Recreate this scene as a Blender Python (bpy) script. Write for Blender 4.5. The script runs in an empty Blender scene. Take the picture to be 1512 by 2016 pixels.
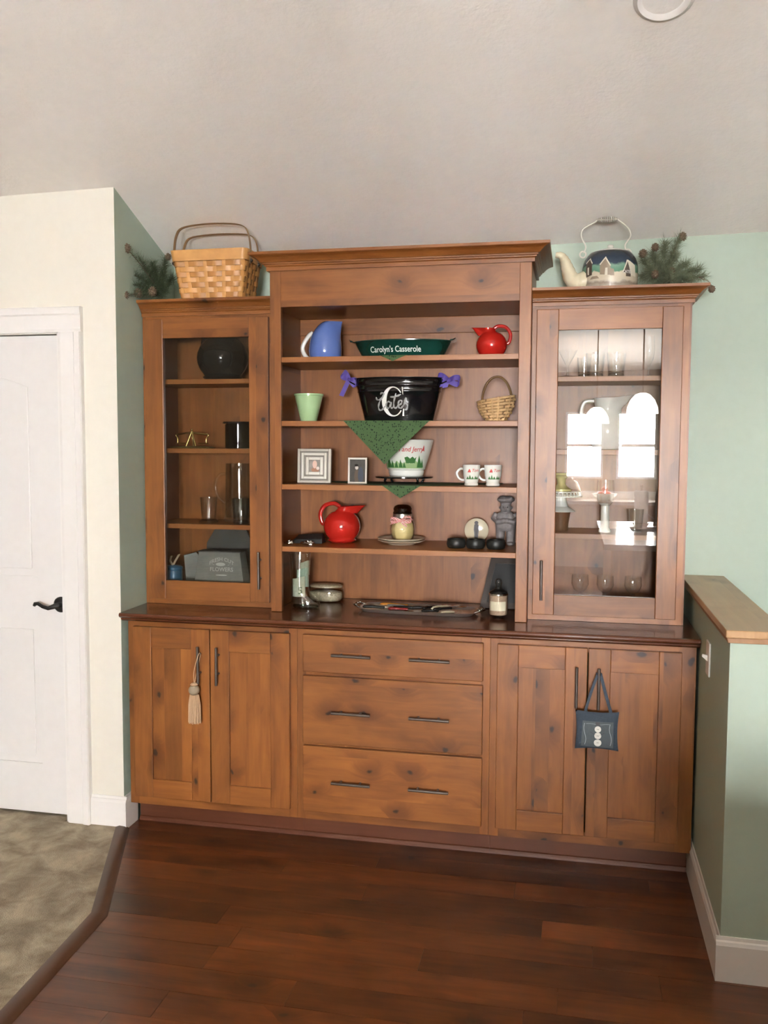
import bpy, bmesh, math, random
from mathutils import Vector, Matrix
random.seed(7)
scene = bpy.context.scene
COL = scene.collection
PI = math.pi
# ------------------------------------------------------------------ camera
CAM = Vector((1.8153, -4.0177, 1.6037)); YAW, PIT, ROL, FPX = .206, -.0739, .0045, 1786.23
fw = Vector((-math.sin(YAW)*math.cos(PIT), math.cos(YAW)*math.cos(PIT), math.sin(PIT)))
r0 = Vector((math.cos(YAW), math.sin(YAW), 0)); u0 = r0.cross(fw)
RT = r0*math.cos(ROL)+u0*math.sin(ROL); UP = -r0*math.sin(ROL)+u0*math.cos(ROL)
cd = bpy.data.cameras.new('camera'); cam = bpy.data.objects.new('camera', cd); COL.objects.link(cam)
cam.matrix_world = Matrix(((RT.x, UP.x, -fw.x, CAM.x), (RT.y, UP.y, -fw.y, CAM.y), (RT.z, UP.z, -fw.z, CAM.z), (0, 0, 0, 1)))
cd.sensor_fit = 'VERTICAL'; cd.sensor_height = 36; cd.sensor_width = 27; cd.lens = FPX/2016*36; cd.clip_start = .02
scene.camera = cam
def at(px, py, axis, val):
    "photo pixel (1512x2016) to the world point on the plane axis=val"
    d = fw+RT*((px-756)/FPX)-UP*((py-1008)/FPX)
    return CAM+d*((val-CAM[axis])/d[axis])
# ------------------------------------------------------------------ world, daylight, exposure
wd = bpy.data.worlds.new('World'); scene.world = wd; wd.use_nodes = True
bg = wd.node_tree.nodes['Background']; bg.inputs[0].default_value = (.86, .93, 1, 1); bg.inputs[1].default_value = 60.0; wd.cycles.sampling_method = 'NONE'
def daylight(name, loc, rot, sx, sy, power, col=(1, .955, .89)):
    l = bpy.data.lights.new(name, 'AREA'); l.shape = 'RECTANGLE'; l.size = sx; l.size_y = sy; l.energy = power; l.color = col
    o = bpy.data.objects.new(name, l); COL.objects.link(o); o.location = loc; o.rotation_euler = rot
    return o
# window openings: x0,x1,z0,z1 in the rear (kitchen) wall y=YR
YR, XR, XL = -8.9, 6.4, -4.6
REARWIN = [(1.70, 2.18, 1.18, 2.04), (2.35, 2.85, 1.18, 2.04)]      # the two kitchen windows mirrored in the glass door
LP = 190.0      # watts per square metre of opening
for nm_, (a, b, c, d) in zip(('window_rear_left_offscreen', 'window_rear_right_offscreen'), REARWIN):
    daylight(nm_, ((a+b)/2, YR-.095, (c+d)/2), (PI/2, 0, 0), b-a, d-c, LP*(b-a)*(d-c))
vs = scene.view_settings; vs.view_transform = 'Standard'; vs.look = 'None'; vs.gamma = 1; vs.exposure = 1.8
vs.use_curve_mapping = False
cy_ = scene.cycles; cy_.max_bounces = 10; cy_.diffuse_bounces = 5; cy_.glossy_bounces = 4; cy_.transparent_max_bounces = 14; cy_.caustics_reflective = False; cy_.caustics_refractive = False
# ------------------------------------------------------------------ mesh helpers
class MB:
    def __init__(s): s.v = []; s.f = []
    def add(s, vs, fs):
        n = len(s.v); s.v += [tuple(p) for p in vs]; s.f += [tuple(i+n for i in f) for f in fs]; return s
    def box(s, x0, x1, y0, y1, z0, z1):
        return s.add([(x0,y0,z0),(x1,y0,z0),(x1,y1,z0),(x0,y1,z0),(x0,y0,z1),(x1,y0,z1),(x1,y1,z1),(x0,y1,z1)],
                     [(3,2,1,0),(4,5,6,7),(0,1,5,4),(1,2,6,5),(2,3,7,6),(3,0,4,7)])
    def prism(s, poly, axis, a0, a1):
        "extrude a 2-D polygon along an axis; poly holds the other two coordinates in axis order"
        n = len(poly)
        def p(q, a):
            q = list(q); q.insert(axis, a); return tuple(q)
        return s.add([p(q, a0) for q in poly]+[p(q, a1) for q in poly],
                     [tuple(range(n)), tuple(range(2*n-1, n-1, -1))]+[(i, (i+1) % n, n+(i+1) % n, n+i) for i in range(n)])
    def rings(s, rings, cap0=True, cap1=True, closed=True):
        n = len(rings[0]); vs = [p for r in rings for p in r]; fs = []
        for k in range(len(rings)-1):
            for i in range(n if closed else n-1):
                j = (i+1) % n; fs.append((k*n+i, k*n+j, (k+1)*n+j, (k+1)*n+i))
        if cap0: fs.append(tuple(range(n-1, -1, -1)))
        if cap1: fs.append(tuple(range((len(rings)-1)*n, len(rings)*n)))
        return s.add(vs, fs)
    def lathe(s, prof, n=32, c=(0, 0, 0), sx=1, sy=1, cap0=True, cap1=True):
        return s.rings([[(c[0]+r*sx*math.cos(2*PI*i/n), c[1]+r*sy*math.sin(2*PI*i/n), c[2]+z) for i in range(n)] for r, z in prof], cap0, cap1)
    def tube(s, pts, r, n=8, closed=False, flat=None):
        pts = [Vector(p) for p in pts]; m = len(pts); R = []
        rr = r if isinstance(r, (list, tuple)) else [r]*m
        t0 = (pts[1]-pts[0]).normalized(); ref = Vector((0, 0, 1)) if abs(t0.z) < .9 else Vector((0, 1, 0))
        a = t0.cross(ref).normalized()
        for k in range(m):
            p0 = pts[(k-1) % m] if (closed or k > 0) else pts[0]; p1 = pts[(k+1) % m] if (closed or k < m-1) else pts[-1]
            t = (p1-p0).normalized(); a = (a-t*a.dot(t)).normalized(); b = t.cross(a)
            fa, fb = flat if flat else (1, 1)
            R.append([pts[k]+a*(rr[k]*fa*math.cos(2*PI*i/n))+b*(rr[k]*fb*math.sin(2*PI*i/n)) for i in range(n)])
        if closed: R.append(R[0])
        return s.rings(R, not closed, not closed)
    def ball(s, c, rx, ry=None, rz=None, n=20, m=12):
        ry = ry or rx; rz = rz or rx
        return s.rings([[(c[0]+rx*math.sin(PI*k/m)*math.cos(2*PI*i/n), c[1]+ry*math.sin(PI*k/m)*math.sin(2*PI*i/n), c[2]-rz*math.cos(PI*k/m)) for i in range(n)]
                        for k in ([.04]+list(range(1, m))+[m-.04])])
    def strip(s, pts, wid, nrm, th):
        "flat ribbon along 3-D points, width vector wid (per point or one), thickness th along nrm"
        R = []
        for k, p in enumerate(pts):
            p = Vector(p); w = Vector(wid[k] if isinstance(wid, list) else wid)/2; nn = Vector(nrm[k] if isinstance(nrm, list) else nrm)*th
            R.append([p-w, p+w, p+w+nn, p-w+nn])
        return s.rings(R)
    def tf(s, fn): s.v = [tuple(fn(Vector(p))) for p in s.v]; return s
    def rotz(s, a, c=(0, 0, 0)):
        M = Matrix.Translation(c)@Matrix.Rotation(a, 4, 'Z')@Matrix.Translation(-Vector(c)); return s.tf(lambda p: M@p)
    def rot(s, a, ax, c=(0, 0, 0)):
        M = Matrix.Translation(c)@Matrix.Rotation(a, 4, ax)@Matrix.Translation(-Vector(c)); return s.tf(lambda p: M@p)
    def move(s, x, y, z): return s.tf(lambda p: p+Vector((x, y, z)))
    def me(s, name, smooth=None):
        m = bpy.data.meshes.new(name); m.from_pydata(s.v, [], s.f); m.validate()
        b = bmesh.new(); b.from_mesh(m); bmesh.ops.recalc_face_normals(b, faces=b.faces); b.to_mesh(m); b.free()
        if smooth:
            for p in m.polygons: p.use_smooth = True
            m.set_sharp_from_angle(angle=math.radians(smooth))
        return m
def wpos(o):
    p = Vector((0, 0, 0))
    while o: p += o.location; o = o.parent
    return p
def part(name, mb, mat, parent=None, world=True, smooth=None, bevel=0, kind=None, label=None, loc=None):
    "link one mesh; with world=True the builder's coordinates are world coordinates"
    base = wpos(parent) if parent else Vector((0, 0, 0))
    if loc is not None and parent is None: base = Vector(loc)
    if world: mb.tf(lambda p: p-base)
    o = bpy.data.objects.new(name, mb.me(name, smooth)); COL.objects.link(o)
    if mat: o.data.materials.append(mat)
    if parent: o.parent = parent
    elif loc is not None: o.location = loc
    if bevel:
        m = o.modifiers.new('bevel', 'BEVEL'); m.width = bevel; m.segments = 2; m.limit_method = 'ANGLE'; m.angle_limit = math.radians(40)
    if kind: o['kind'] = kind
    if label: o['label'] = label
    return o
def tag(o, label, cat, group=None):
    o['label'] = label; o['category'] = cat
    if group: o['group'] = group
    return o
def thing(name, label, cat, loc=(0, 0, 0), group=None, rz=0):
    o = bpy.data.objects.new(name, None); COL.objects.link(o); o.location = loc; o.empty_display_size = .05; o.rotation_euler.z = rz
    return tag(o, label, cat, group)
def struct(name, mb, mat, loc=None, **k): return part(name, mb, mat, None, kind='structure', loc=loc or mb.v[0], **k)
def B(*a): return MB().box(*a)
# ------------------------------------------------------------------ materials
def newmat(name):
    m = bpy.data.materials.new(name); m.use_nodes = True; t = m.node_tree
    b = t.nodes['Principled BSDF']
    def N(kind, **k):
        n = t.nodes.new(kind)
        for a, v in k.items():
            if a.startswith('i_'): n.inputs[int(a[2:])].default_value = v
            else: setattr(n, a, v)
        return n
    return m, t, b, N, t.links.new
def C3(c): return (c[0], c[1], c[2], 1)
def plain(name, col, rough=.5, metal=0, noise=0, nscale=30, bump=0, bscale=200, coat=0, spec=.5, sheen=0):
    m, t, b, N, L = newmat(name)
    b.inputs['Base Color'].default_value = C3(col); b.inputs['Roughness'].default_value = rough; b.inputs['Metallic'].default_value = metal
    b.inputs['Coat Weight'].default_value = coat; b.inputs['Coat Roughness'].default_value = .04; b.inputs['Specular IOR Level'].default_value = spec
    b.inputs['Sheen Weight'].default_value = sheen
    tc = N('ShaderNodeTexCoord')
    nz = N('ShaderNodeTexNoise'); nz.inputs['Scale'].default_value = nscale; nz.inputs['Detail'].default_value = 4; L(tc.outputs['Object'], nz.inputs['Vector'])
    mx = N('ShaderNodeMix', data_type='RGBA'); k = max(noise, .03)
    mx.inputs[6].default_value = C3([c*(1-k) for c in col]); mx.inputs[7].default_value = C3([min(1, c*(1+k)) for c in col])
    L(nz.outputs['Fac'], mx.inputs[0]); L(mx.outputs[2], b.inputs['Base Color'])
    if bump:
        n2 = N('ShaderNodeTexNoise'); n2.inputs['Scale'].default_value = bscale; n2.inputs['Detail'].default_value = 2; L(tc.outputs['Object'], n2.inputs['Vector'])
        bp = N('ShaderNodeBump'); bp.inputs['Strength'].default_value = bump; bp.inputs['Distance'].default_value = .003
        L(n2.outputs['Fac'], bp.inputs['Height']); L(bp.outputs['Normal'], b.inputs['Normal'])
    return m
def wood(name, lo, hi, axis='Z', rough=.38, knots=.46, strip=.1, tone=.2, gscale=1.0, coat=.0, across2='Y'):
    "knotty stained timber: grain along axis, glued strips, blotches, knots; every board its own piece of tree"
    m, t, b, N, L = newmat(name)
    tc = N('ShaderNodeTexCoord'); oi = N('ShaderNodeObjectInfo')
    off = N('ShaderNodeVectorMath', operation='SCALE'); off.inputs[0].default_value = (37.1, 17.7, 53.3); L(oi.outputs['Random'], off.inputs['Scale'])
    ad = N('ShaderNodeVectorMath', operation='ADD'); L(tc.outputs['Object'], ad.inputs[0]); L(off.outputs[0], ad.inputs[1])
    sp = N('ShaderNodeSeparateXYZ'); L(ad.outputs[0], sp.inputs[0])
    al, ac = (sp.outputs['Z'], sp.outputs['X']) if axis == 'Z' else (sp.outputs['X'], sp.outputs['Z'])
    if axis == 'Y': al, ac = sp.outputs['Y'], sp.outputs['X']
    if axis == 'XF': al, ac = sp.outputs['X'], sp.outputs['Y']
    # strip index
    fl = N('ShaderNodeMath', operation='MULTIPLY'); fl.inputs[1].default_value = 1/strip; L(ac, fl.inputs[0])
    f2 = N('ShaderNodeMath', operation='FLOOR'); L(fl.outputs[0], f2.inputs[0])
    wn = N('ShaderNodeTexWhiteNoise', noise_dimensions='1D'); L(f2.outputs[0], wn.inputs['W'])
    wz = N('ShaderNodeMath', operation='MULTIPLY'); wz.inputs[1].default_value = 9; L(wn.outputs['Value'], wz.inputs[0])
    alo = N('ShaderNodeMath', operation='ADD'); L(al, alo.inputs[0]); L(wz.outputs[0], alo.inputs[1])
    # knots (2-D cells on the board face)
    kc = N('ShaderNodeCombineXYZ'); L(ac, kc.inputs[0]); L(alo.outputs[0], kc.inputs[1])
    km = N('ShaderNodeVectorMath', operation='MULTIPLY'); km.inputs[1].default_value = (7.5, 5.0, 1); L(kc.outputs[0], km.inputs[0])
    kn = N('ShaderNodeTexNoise'); kn.inputs['Scale'].default_value = 2.2; kn.inputs['Detail'].default_value = 3; L(km.outputs[0], kn.inputs['Vector'])
    kd = N('ShaderNodeVectorMath', operation='MULTIPLY_ADD'); kd.inputs[1].default_value = (.34, .22, 0); L(kn.outputs['Color'], kd.inputs[0]); L(km.outputs[0], kd.inputs[2])
    vo = N('ShaderNodeTexVoronoi', voronoi_dimensions='2D'); vo.inputs['Scale'].default_value = 1; L(kd.outputs[0], vo.inputs['Vector'])
    cs = N('ShaderNodeSeparateXYZ'); L(vo.outputs['Color'], cs.inputs[0])
    pick = N('ShaderNodeMath', operation='LESS_THAN'); pick.inputs[1].default_value = knots; L(cs.outputs[0], pick.inputs[0])
    def near(d0, d1):
        r = N('ShaderNodeMapRange', interpolation_type='SMOOTHSTEP'); r.inputs[1].default_value = d0; r.inputs[2].default_value = d1; r.inputs[3].default_value = 1; r.inputs[4].default_value = 0
        dv = N('ShaderNodeMath', operation='MULTIPLY_ADD'); dv.inputs[1].default_value = .06; L(cs.outputs[1], dv.inputs[0]); L(vo.outputs['Distance'], dv.inputs[2]); L(dv.outputs[0], r.inputs[0])
        x = N('ShaderNodeMath', operation='MULTIPLY'); L(r.outputs[0], x.inputs[0]); L(pick.outputs[0], x.inputs[1]); return x
    core, halo = near(.05, .105), near(.06, .50)
    # grain, bent around the knots
    gc = N('ShaderNodeCombineXYZ')
    ga = N('ShaderNodeMath', operation='MULTIPLY_ADD'); ga.inputs[1].default_value = .05; L(halo.outputs[0], ga.inputs[0]); L(ac, ga.inputs[2])
    g1 = N('ShaderNodeMath', operation='MULTIPLY'); g1.inputs[1].default_value = 1.0*gscale; L(ga.outputs[0], g1.inputs[0])
    g2 = N('ShaderNodeMath', operation='MULTIPLY'); g2.inputs[1].default_value = .07*gscale; L(alo.outputs[0], g2.inputs[0])
    L(g1.outputs[0], gc.inputs[0]); L(g2.outputs[0], gc.inputs[1]); L(wz.outputs[0], gc.inputs[2])
    nz = N('ShaderNodeTexNoise'); nz.inputs['Scale'].default_value = 42; nz.inputs['Detail'].default_value = 5; nz.inputs['Roughness'].default_value = .6; nz.inputs['Distortion'].default_value = .5; L(gc.outputs[0], nz.inputs['Vector'])
    bc = N('ShaderNodeVectorMath', operation='MULTIPLY'); bc.inputs[1].default_value = (1, .45, 1); L(kc.outputs[0], bc.inputs[0])
    bn = N('ShaderNodeTexNoise'); bn.inputs['Scale'].default_value = 7; bn.inputs['Detail'].default_value = 3; bn.inputs['Distortion'].default_value = .8; L(bc.outputs[0], bn.inputs['Vector'])
    s1 = N('ShaderNodeMath', operation='MULTIPLY_ADD'); s1.inputs[1].default_value = .45; s1.inputs[2].default_value = -.02; L(nz.outputs['Fac'], s1.inputs[0])
    s2 = N('ShaderNodeMath', operation='MULTIPLY_ADD'); s2.inputs[1].default_value = .6; L(bn.outputs['Fac'], s2.inputs[0]); L(s1.outputs[0], s2.inputs[2])
    rp = N('ShaderNodeMapRange'); rp.inputs[1].default_value = .30; rp.inputs[2].default_value = .74; L(s2.outputs[0], rp.inputs[0])
    mx = N('ShaderNodeMix', data_type='RGBA'); mx.inputs[6].default_value = C3(lo); mx.inputs[7].default_value = C3(hi); L(rp.outputs[0], mx.inputs[0])
    m2 = N('ShaderNodeMix', data_type='RGBA'); m2.inputs[7].default_value = C3([lo[0]*.55, lo[1]*.45, lo[2]*.4]); L(mx.outputs[2], m2.inputs[6])
    hm = N('ShaderNodeMath', operation='MULTIPLY'); hm.inputs[1].default_value = .62; L(halo.outputs[0], hm.inputs[0]); L(hm.outputs[0], m2.inputs[0])
    m3 = N('ShaderNodeMix', data_type='RGBA'); m3.inputs[7].default_value = (.018, .008, .005, 1); L(m2.outputs[2], m3.inputs[6])
    cm = N('ShaderNodeMath', operation='MULTIPLY'); cm.inputs[1].default_value = .9; L(core.outputs[0], cm.inputs[0]); L(cm.outputs[0], m3.inputs[0])
    # tone per board and per strip
    t1 = N('ShaderNodeMath', operation='MULTIPLY_ADD'); t1.inputs[1].default_value = tone; t1.inputs[2].default_value = 1-tone/2; L(oi.outputs['Random'], t1.inputs[0])
    t2 = N('ShaderNodeMath', operation='MULTIPLY_ADD'); t2.inputs[1].default_value = tone*.9; L(wn.outputs['Value'], t2.inputs[0]); L(t1.outputs[0], t2.inputs[2])
    t3 = N('ShaderNodeMath', operation='SUBTRACT'); t3.inputs[1].default_value = tone*.45; L(t2.outputs[0], t3.inputs[0])
    hs = N('ShaderNodeHueSaturation'); L(t3.outputs[0], hs.inputs['Value']); L(m3.outputs[2], hs.inputs['Color']); L(hs.outputs[0], b.inputs['Base Color'])
    b.inputs['Roughness'].default_value = rough; b.inputs['Coat Weight'].default_value = coat; b.inputs['Coat Roughness'].default_value = .15
    bp = N('ShaderNodeBump'); bp.inputs['Strength'].default_value = .12; bp.inputs['Distance'].default_value = .001; L(nz.outputs['Fac'], bp.inputs['Height']); L(bp.outputs['Normal'], b.inputs['Normal'])
    return m
def glass(name, tint=(1, 1, 1), ior=1.5, rough=.0, edge=0, gloss=1.0):
    "thin clear glass: Fresnel mirror over see-through"
    m, t, b, N, L = newmat(name); t.nodes.remove(b)
    out = t.nodes['Material Output']
    tr = N('ShaderNodeBsdfTransparent'); tr.inputs[0].default_value = C3(tint)
    gl = N('ShaderNodeBsdfGlossy'); gl.inputs['Roughness'].default_value = rough; gl.inputs[0].default_value = (gloss, gloss, gloss, 1)
    f0 = ((ior-1)/(ior+1))**2      # Schlick on |cos|, the same from both sides of a thin sheet
    lf = N('ShaderNodeLayerWeight'); lf.inputs[0].default_value = .5
    p5 = N('ShaderNodeMath', operation='POWER'); p5.inputs[1].default_value = 5; L(lf.outputs['Facing'], p5.inputs[0])
    fr = N('ShaderNodeMath', operation='MULTIPLY_ADD'); fr.inputs[1].default_value = 1-f0; fr.inputs[2].default_value = f0; L(p5.outputs[0], fr.inputs[0])
    mx = N('ShaderNodeMixShader'); L(fr.outputs[0], mx.inputs[0]); L(gl.outputs[0], mx.inputs[2])
    if edge:
        lw = N('ShaderNodeLayerWeight'); lw.inputs[0].default_value = .5
        pw = N('ShaderNodeMath', operation='POWER'); pw.inputs[1].default_value = 2.5; L(lw.outputs['Facing'], pw.inputs[0])
        cm = N('ShaderNodeMix', data_type='RGBA'); cm.inputs[6].default_value = C3(tint); cm.inputs[7].default_value = C3([c*(1-edge) for c in tint]); L(pw.outputs[0], cm.inputs[0]); L(cm.outputs[2], tr.inputs[0])
    L(tr.outputs[0], mx.inputs[1]); L(mx.outputs[0], out.inputs['Surface'])
    return m
A_LO, A_HI = (.155, .049, .010), (.335, .120, .025)
W_V = wood('alder_vertical', A_LO, A_HI, 'Z'); W_H = wood('alder_horizontal', A_LO, A_HI, 'X', strip=.16)
W_VF = wood('alder_back_boards', A_LO, A_HI, 'Z', knots=.12, strip=.12, tone=.14)
W_SH = wood('alder_shelf', (.24, .085, .020), (.34, .126, .030), 'X', knots=.05, strip=.3, tone=.06)
W_CR = wood('alder_crown', A_LO, A_HI, 'X', knots=.08, strip=.5, tone=.06)
W_CT = wood('alder_worktop', (.088, .025, .010), (.14, .043, .017), 'X', knots=.0, strip=.4, tone=.05, rough=.22, coat=.35)
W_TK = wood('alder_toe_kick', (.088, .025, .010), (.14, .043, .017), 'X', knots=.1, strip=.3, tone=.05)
W_CAP = wood('alder_cap', (.42, .24, .11), (.60, .38, .19), 'Y', knots=.1, strip=.3, tone=.05, rough=.3, coat=.2)
W_PINE = wood('cap_edge', (.30, .15, .06), (.42, .22, .1), 'Y', knots=.05, strip=.3, tone=.05)
W_FL = wood('oak_floor', (.032, .0075, .0022), (.19, .055, .014), 'XF', knots=.06, strip=.5, tone=.6, rough=.36, gscale=.75, coat=.15)
W_STRIP = wood('transition_strip', (.06, .026, .013), (.10, .045, .022), 'Y', knots=0, strip=.3, tone=.05)
IRON = plain('bronze_pull', (.13, .105, .09), .38, .7)
CREAM = plain('cream_paint', (.775, .745, .655), .6, bump=.12, bscale=120)
GREEN = plain('sage_paint', (.435, .535, .445), .6, bump=.12, bscale=120)
WHITE = plain('white_trim', (.82, .80, .77), .35)
DOORP = plain('white_door_paint', (.78, .765, .745), .4)
CEIL = plain('ceiling_orange_peel', (.90, .865, .82), .8, bump=.5, bscale=75)
PANE = glass('door_glass', (.97, .975, .97), ior=1.70); WPANE = glass('window_glass', ior=1.70)
CLEAR = glass('clear_glass', (.97, .98, .97), ior=1.72, edge=.42)
SILVER = plain('silver', (.75, .73, .70), .22, 1)
BLACK = plain('black_gloss', (.006, .006, .007), .12, 0, coat=.5)
BLACKM = plain('black_matte', (.012, .012, .012), .5)
WHITEC = plain('white_ceramic', (.82, .82, .77), .15, coat=.4)
# ================================================================== the room
WY = -.08                       # back wall
WX, WF = .005, -.63             # wing wall: right face, front face
def zceil(x, y): return 2.41+.02*x+(.38*(WY-y) if y > -4.2 else .38*(WY+4.2)-.31*(-4.2-y))
def ceil_at(px, py):
    d = fw+RT*((px-756)/FPX)-UP*((py-1008)/FPX)
    t = (2.41+.02*CAM.x+.38*(WY-CAM.y)-CAM.z)/(d.z-.02*d.x+.38*d.y); return CAM+d*t
mb = MB(); T = .12
for (ya, yb) in ((.12, -4.2), (-4.2, YR-.12)):
    q = [(x, y, zceil(x, y)+dz) for dz in (0, T) for (x, y) in ((XL-.1, ya), (XR+.1, ya), (XR+.1, yb), (XL-.1, yb))]
    mb.add(q, [(0,1,2,3),(7,6,5,4),(0,4,5,1),(1,5,6,2),(2,6,7,3),(3,7,4,0)])
struct('ceiling', mb, CEIL)
struct('wall_back', MB().prism([(-.2, -.05), (XR+.1, -.05), (XR+.1, zceil(XR, 0)+.06), (-.2, zceil(-.2, 0)+.06)], 1, WY, WY+.12), GREEN)
def yz(y0, y1, z0, x):
    z0 = z0 or -.06
    return [(y0, z0), (y1, z0), (y1, zceil(x, y1)+.02), (y0, zceil(x, y0)+.02)]
DX0, DX1, DZ = -1.085, -.245, 2.062      # door opening in the wing wall
mb = MB()
mb.prism(yz(WF, WY, 0, WX), 0, DX1, WX); mb.prism(yz(WF, -.52, DZ, -.6), 0, DX0, DX1); mb.prism(yz(WF, -.52, 0, -2), 0, XL, DX0); mb.box(DX0-.1, DX1+.05, -.52, -.44, -.06, 2.3)  # last box: unseen blocker added behind the door to stop sky light leaking in
w = struct('wall_left', mb, CREAM); w.data.materials.append(GREEN)
for p in w.data.polygons:
    if p.normal.x > .9 and (p.center.x+w.location.x) > 0: p.material_index = 1
# half wall on the right, its timber cap and baseboards
PX0, PX1, PYF = 2.274, 2.418, -1.237
struct('wall_right', B(PX0, PX1, PYF, WY, 0, 1.035), GREEN)
struct('trim_cap', B(2.259, 2.433, -1.255, WY, 1.046, 1.069), W_CAP, bevel=.003)
struct('trim_cap_moulding', MB().prism([(2.266, 1.030), (2.262, 1.046), (2.430, 1.046), (2.426, 1.030)], 1, -1.25, WY), W_PINE, bevel=.002)
bb = [(0, 0), (-.014, 0), (-.014, .112), (-.010, .122), (-.006, .126), (-.004, .136), (0, .136)]
struct('baseboard_right', MB().prism([(PX0+a, z) for a, z in bb], 1, PYF, -.53), WHITE)
struct('baseboard_right_end', MB().prism([(PYF+a, z) for a, z in bb], 0, PX0-.014, PX1+.014), WHITE)
struct('baseboard_left', MB().prism([(WF+a, z) for a, z in bb], 0, -.147, WX+.014), WHITE)
struct('baseboard_left_side', MB().prism([(WX-a, z) for a, z in bb], 1, WF, -.535), WHITE)
# door casing
cx0, cx1 = -.243, -.140
def casing(lo, hi): return [(lo, -.636), (lo, -.648), (lo+.012, -.651), (hi-.034, -.651), (hi-.028, -.656), (hi-.004, -.658), (hi, -.652), (hi, WF), (lo, WF)]
struct('trim_casing_right', MB().prism(casing(cx0, cx1), 2, 0, 2.0525), WHITE)
struct('trim_casing_top', MB().prism([(y, z) for z, y in casing(2.053, 2.154)], 0, DX0-.1, cx1), WHITE)
struct('trim_casing_left', MB().prism([(-1.33-x, y) for x, y in casing(cx0, cx1)], 2, 0, 2.0525), WHITE)
struct('trim_jamb', B(DX1-.014, DX1-.0005, -.63, -.52, 0, DZ).box(DX0, DX1, -.63, -.52, DZ-.012, DZ-.0005), WHITE)
# the door: slab, stiles, rails, raised panels, lever
dy = -.602; dx0, dx1, dz0, dz1 = DX0+.004, DX1-.017, .022, DZ-.016
door = struct('door_1', B(dx0, dx1, dy+.008, dy+.04, dz0, dz1), DOORP)
door['label'] = 'white two panel interior door with arched top panel'
sl = .125
part('stile', B(dx1-sl, dx1, dy, dy+.008, dz0, dz1), DOORP, door); part('stile', B(dx0, dx0+sl, dy, dy+.008, dz0, dz1), DOORP, door)
pxa, pxb = dx0+sl, dx1-sl
zt = at(72, 747, 1, dy).z; zb = at(60, 1134, 1, dy).z; zc_ = at(60, 1225, 1, dy).z; zd = at(80, 1503, 1, dy).z
def arch(a, b, z, rise, n=16): return [(a+(b-a)*i/n, z+rise*(1-(2*i/n-1)**2)) for i in range(n+1)]
part('rail', MB().prism([(pxb, dz1), (pxa, dz1)]+arch(pxa, pxb, zt, .055), 1, dy, dy+.008), DOORP, door)
part('rail', B(pxa, pxb, dy, dy+.008, zc_, zb), DOORP, door); part('rail', B(pxa, pxb, dy, dy+.008, dz0, zd), DOORP, door)
q = .03
part('raised_panel', MB().prism([(pxb-q, zb+q), (pxa+q, zb+q)]+arch(pxa+q, pxb-q, zt-q, .052), 1, dy+.002, dy+.008), DOORP, door, bevel=.005)
part('raised_panel', B(pxa+q, pxb-q, dy+.002, dy+.008, zd+q, zc_-q), DOORP, door, bevel=.005)
hc = at(121, 1190, 1, dy); hl = at(67, 1189, 1, dy-.045)
h = MB().lathe([(.0, 0), (.033, 0), (.033, .006), (.027, .012), (.012, .014), (.012, .04), (0, .04)], 28).rot(PI/2, 'X').move(hc.x, dy, hc.z)
L_ = hc.x-hl.x; hy = dy-.045
h.tube([(hc.x+.006, hy+.012, hc.z), (hc.x-.005, hy, hc.z), (hc.x-L_*.35, hy, hc.z-.010), (hc.x-L_*.6, hy, hc.z-.004), (hc.x-L_*.82, hy, hc.z+.008), (hc.x-L_*.95, hy, hc.z+.006), (hc.x-L_, hy, hc.z-.002)], [.012, .011, .0085, .0075, .0075, .0085, .006], 10)
part('lever_handle', h, BLACKM, door, smooth=50, label='black curved lever handle on round rose')
# floors
bnd = [(.0, -.640), (.262, -1.30), (.292, -1.86), (.36, -3.5), (.36, YR)]
def bx(y):
    if y > bnd[0][1]: return .022
    for (xa, ya), (xb, yb) in zip(bnd, bnd[1:]):
        if y >= yb: return xa+(xb-xa)*(ya-y)/(ya-yb)
    return bnd[-1][0]
fl = struct('floor', B(XL, XR, YR, WY+.02, -.06, -.012), W_FL)
fl['label'] = 'red brown oak plank floor'
rw = .127; y = -.5; k = 0; random.seed(11)
while y > -4.3:
    x = max(bx(y), bx(y-rw))-.005 if y < -.64 else .02
    xl = min(bx(y), bx(y-rw))
    first = True
    while x < XR:
        L = random.uniform(.55, 1.25) if not first else random.uniform(.25, 1.1)
        x2 = min(XR, x+L); g = .0006
        if first:
            xa, xb2 = (bx(y), bx(y-rw)) if y < -.64 else (.02, .02)
            pts = [(xa, y-g), (xb2, y-rw+g), (x2-g, y-rw+g), (x2-g, y-g)]
            mbp = MB().prism(pts, 2, -.012, random.uniform(-.0003, .0003))
        else: mbp = B(x+g, x2-g, y-rw+g, y-g, -.012, random.uniform(-.0003, .0003))
        part('plank', mbp, W_FL, fl)
        x = x2; first = False
    y -= rw
struct('floor_board_lap', B(.02, PX0, -.53, WY, -.012, -.001), W_FL)
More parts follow.
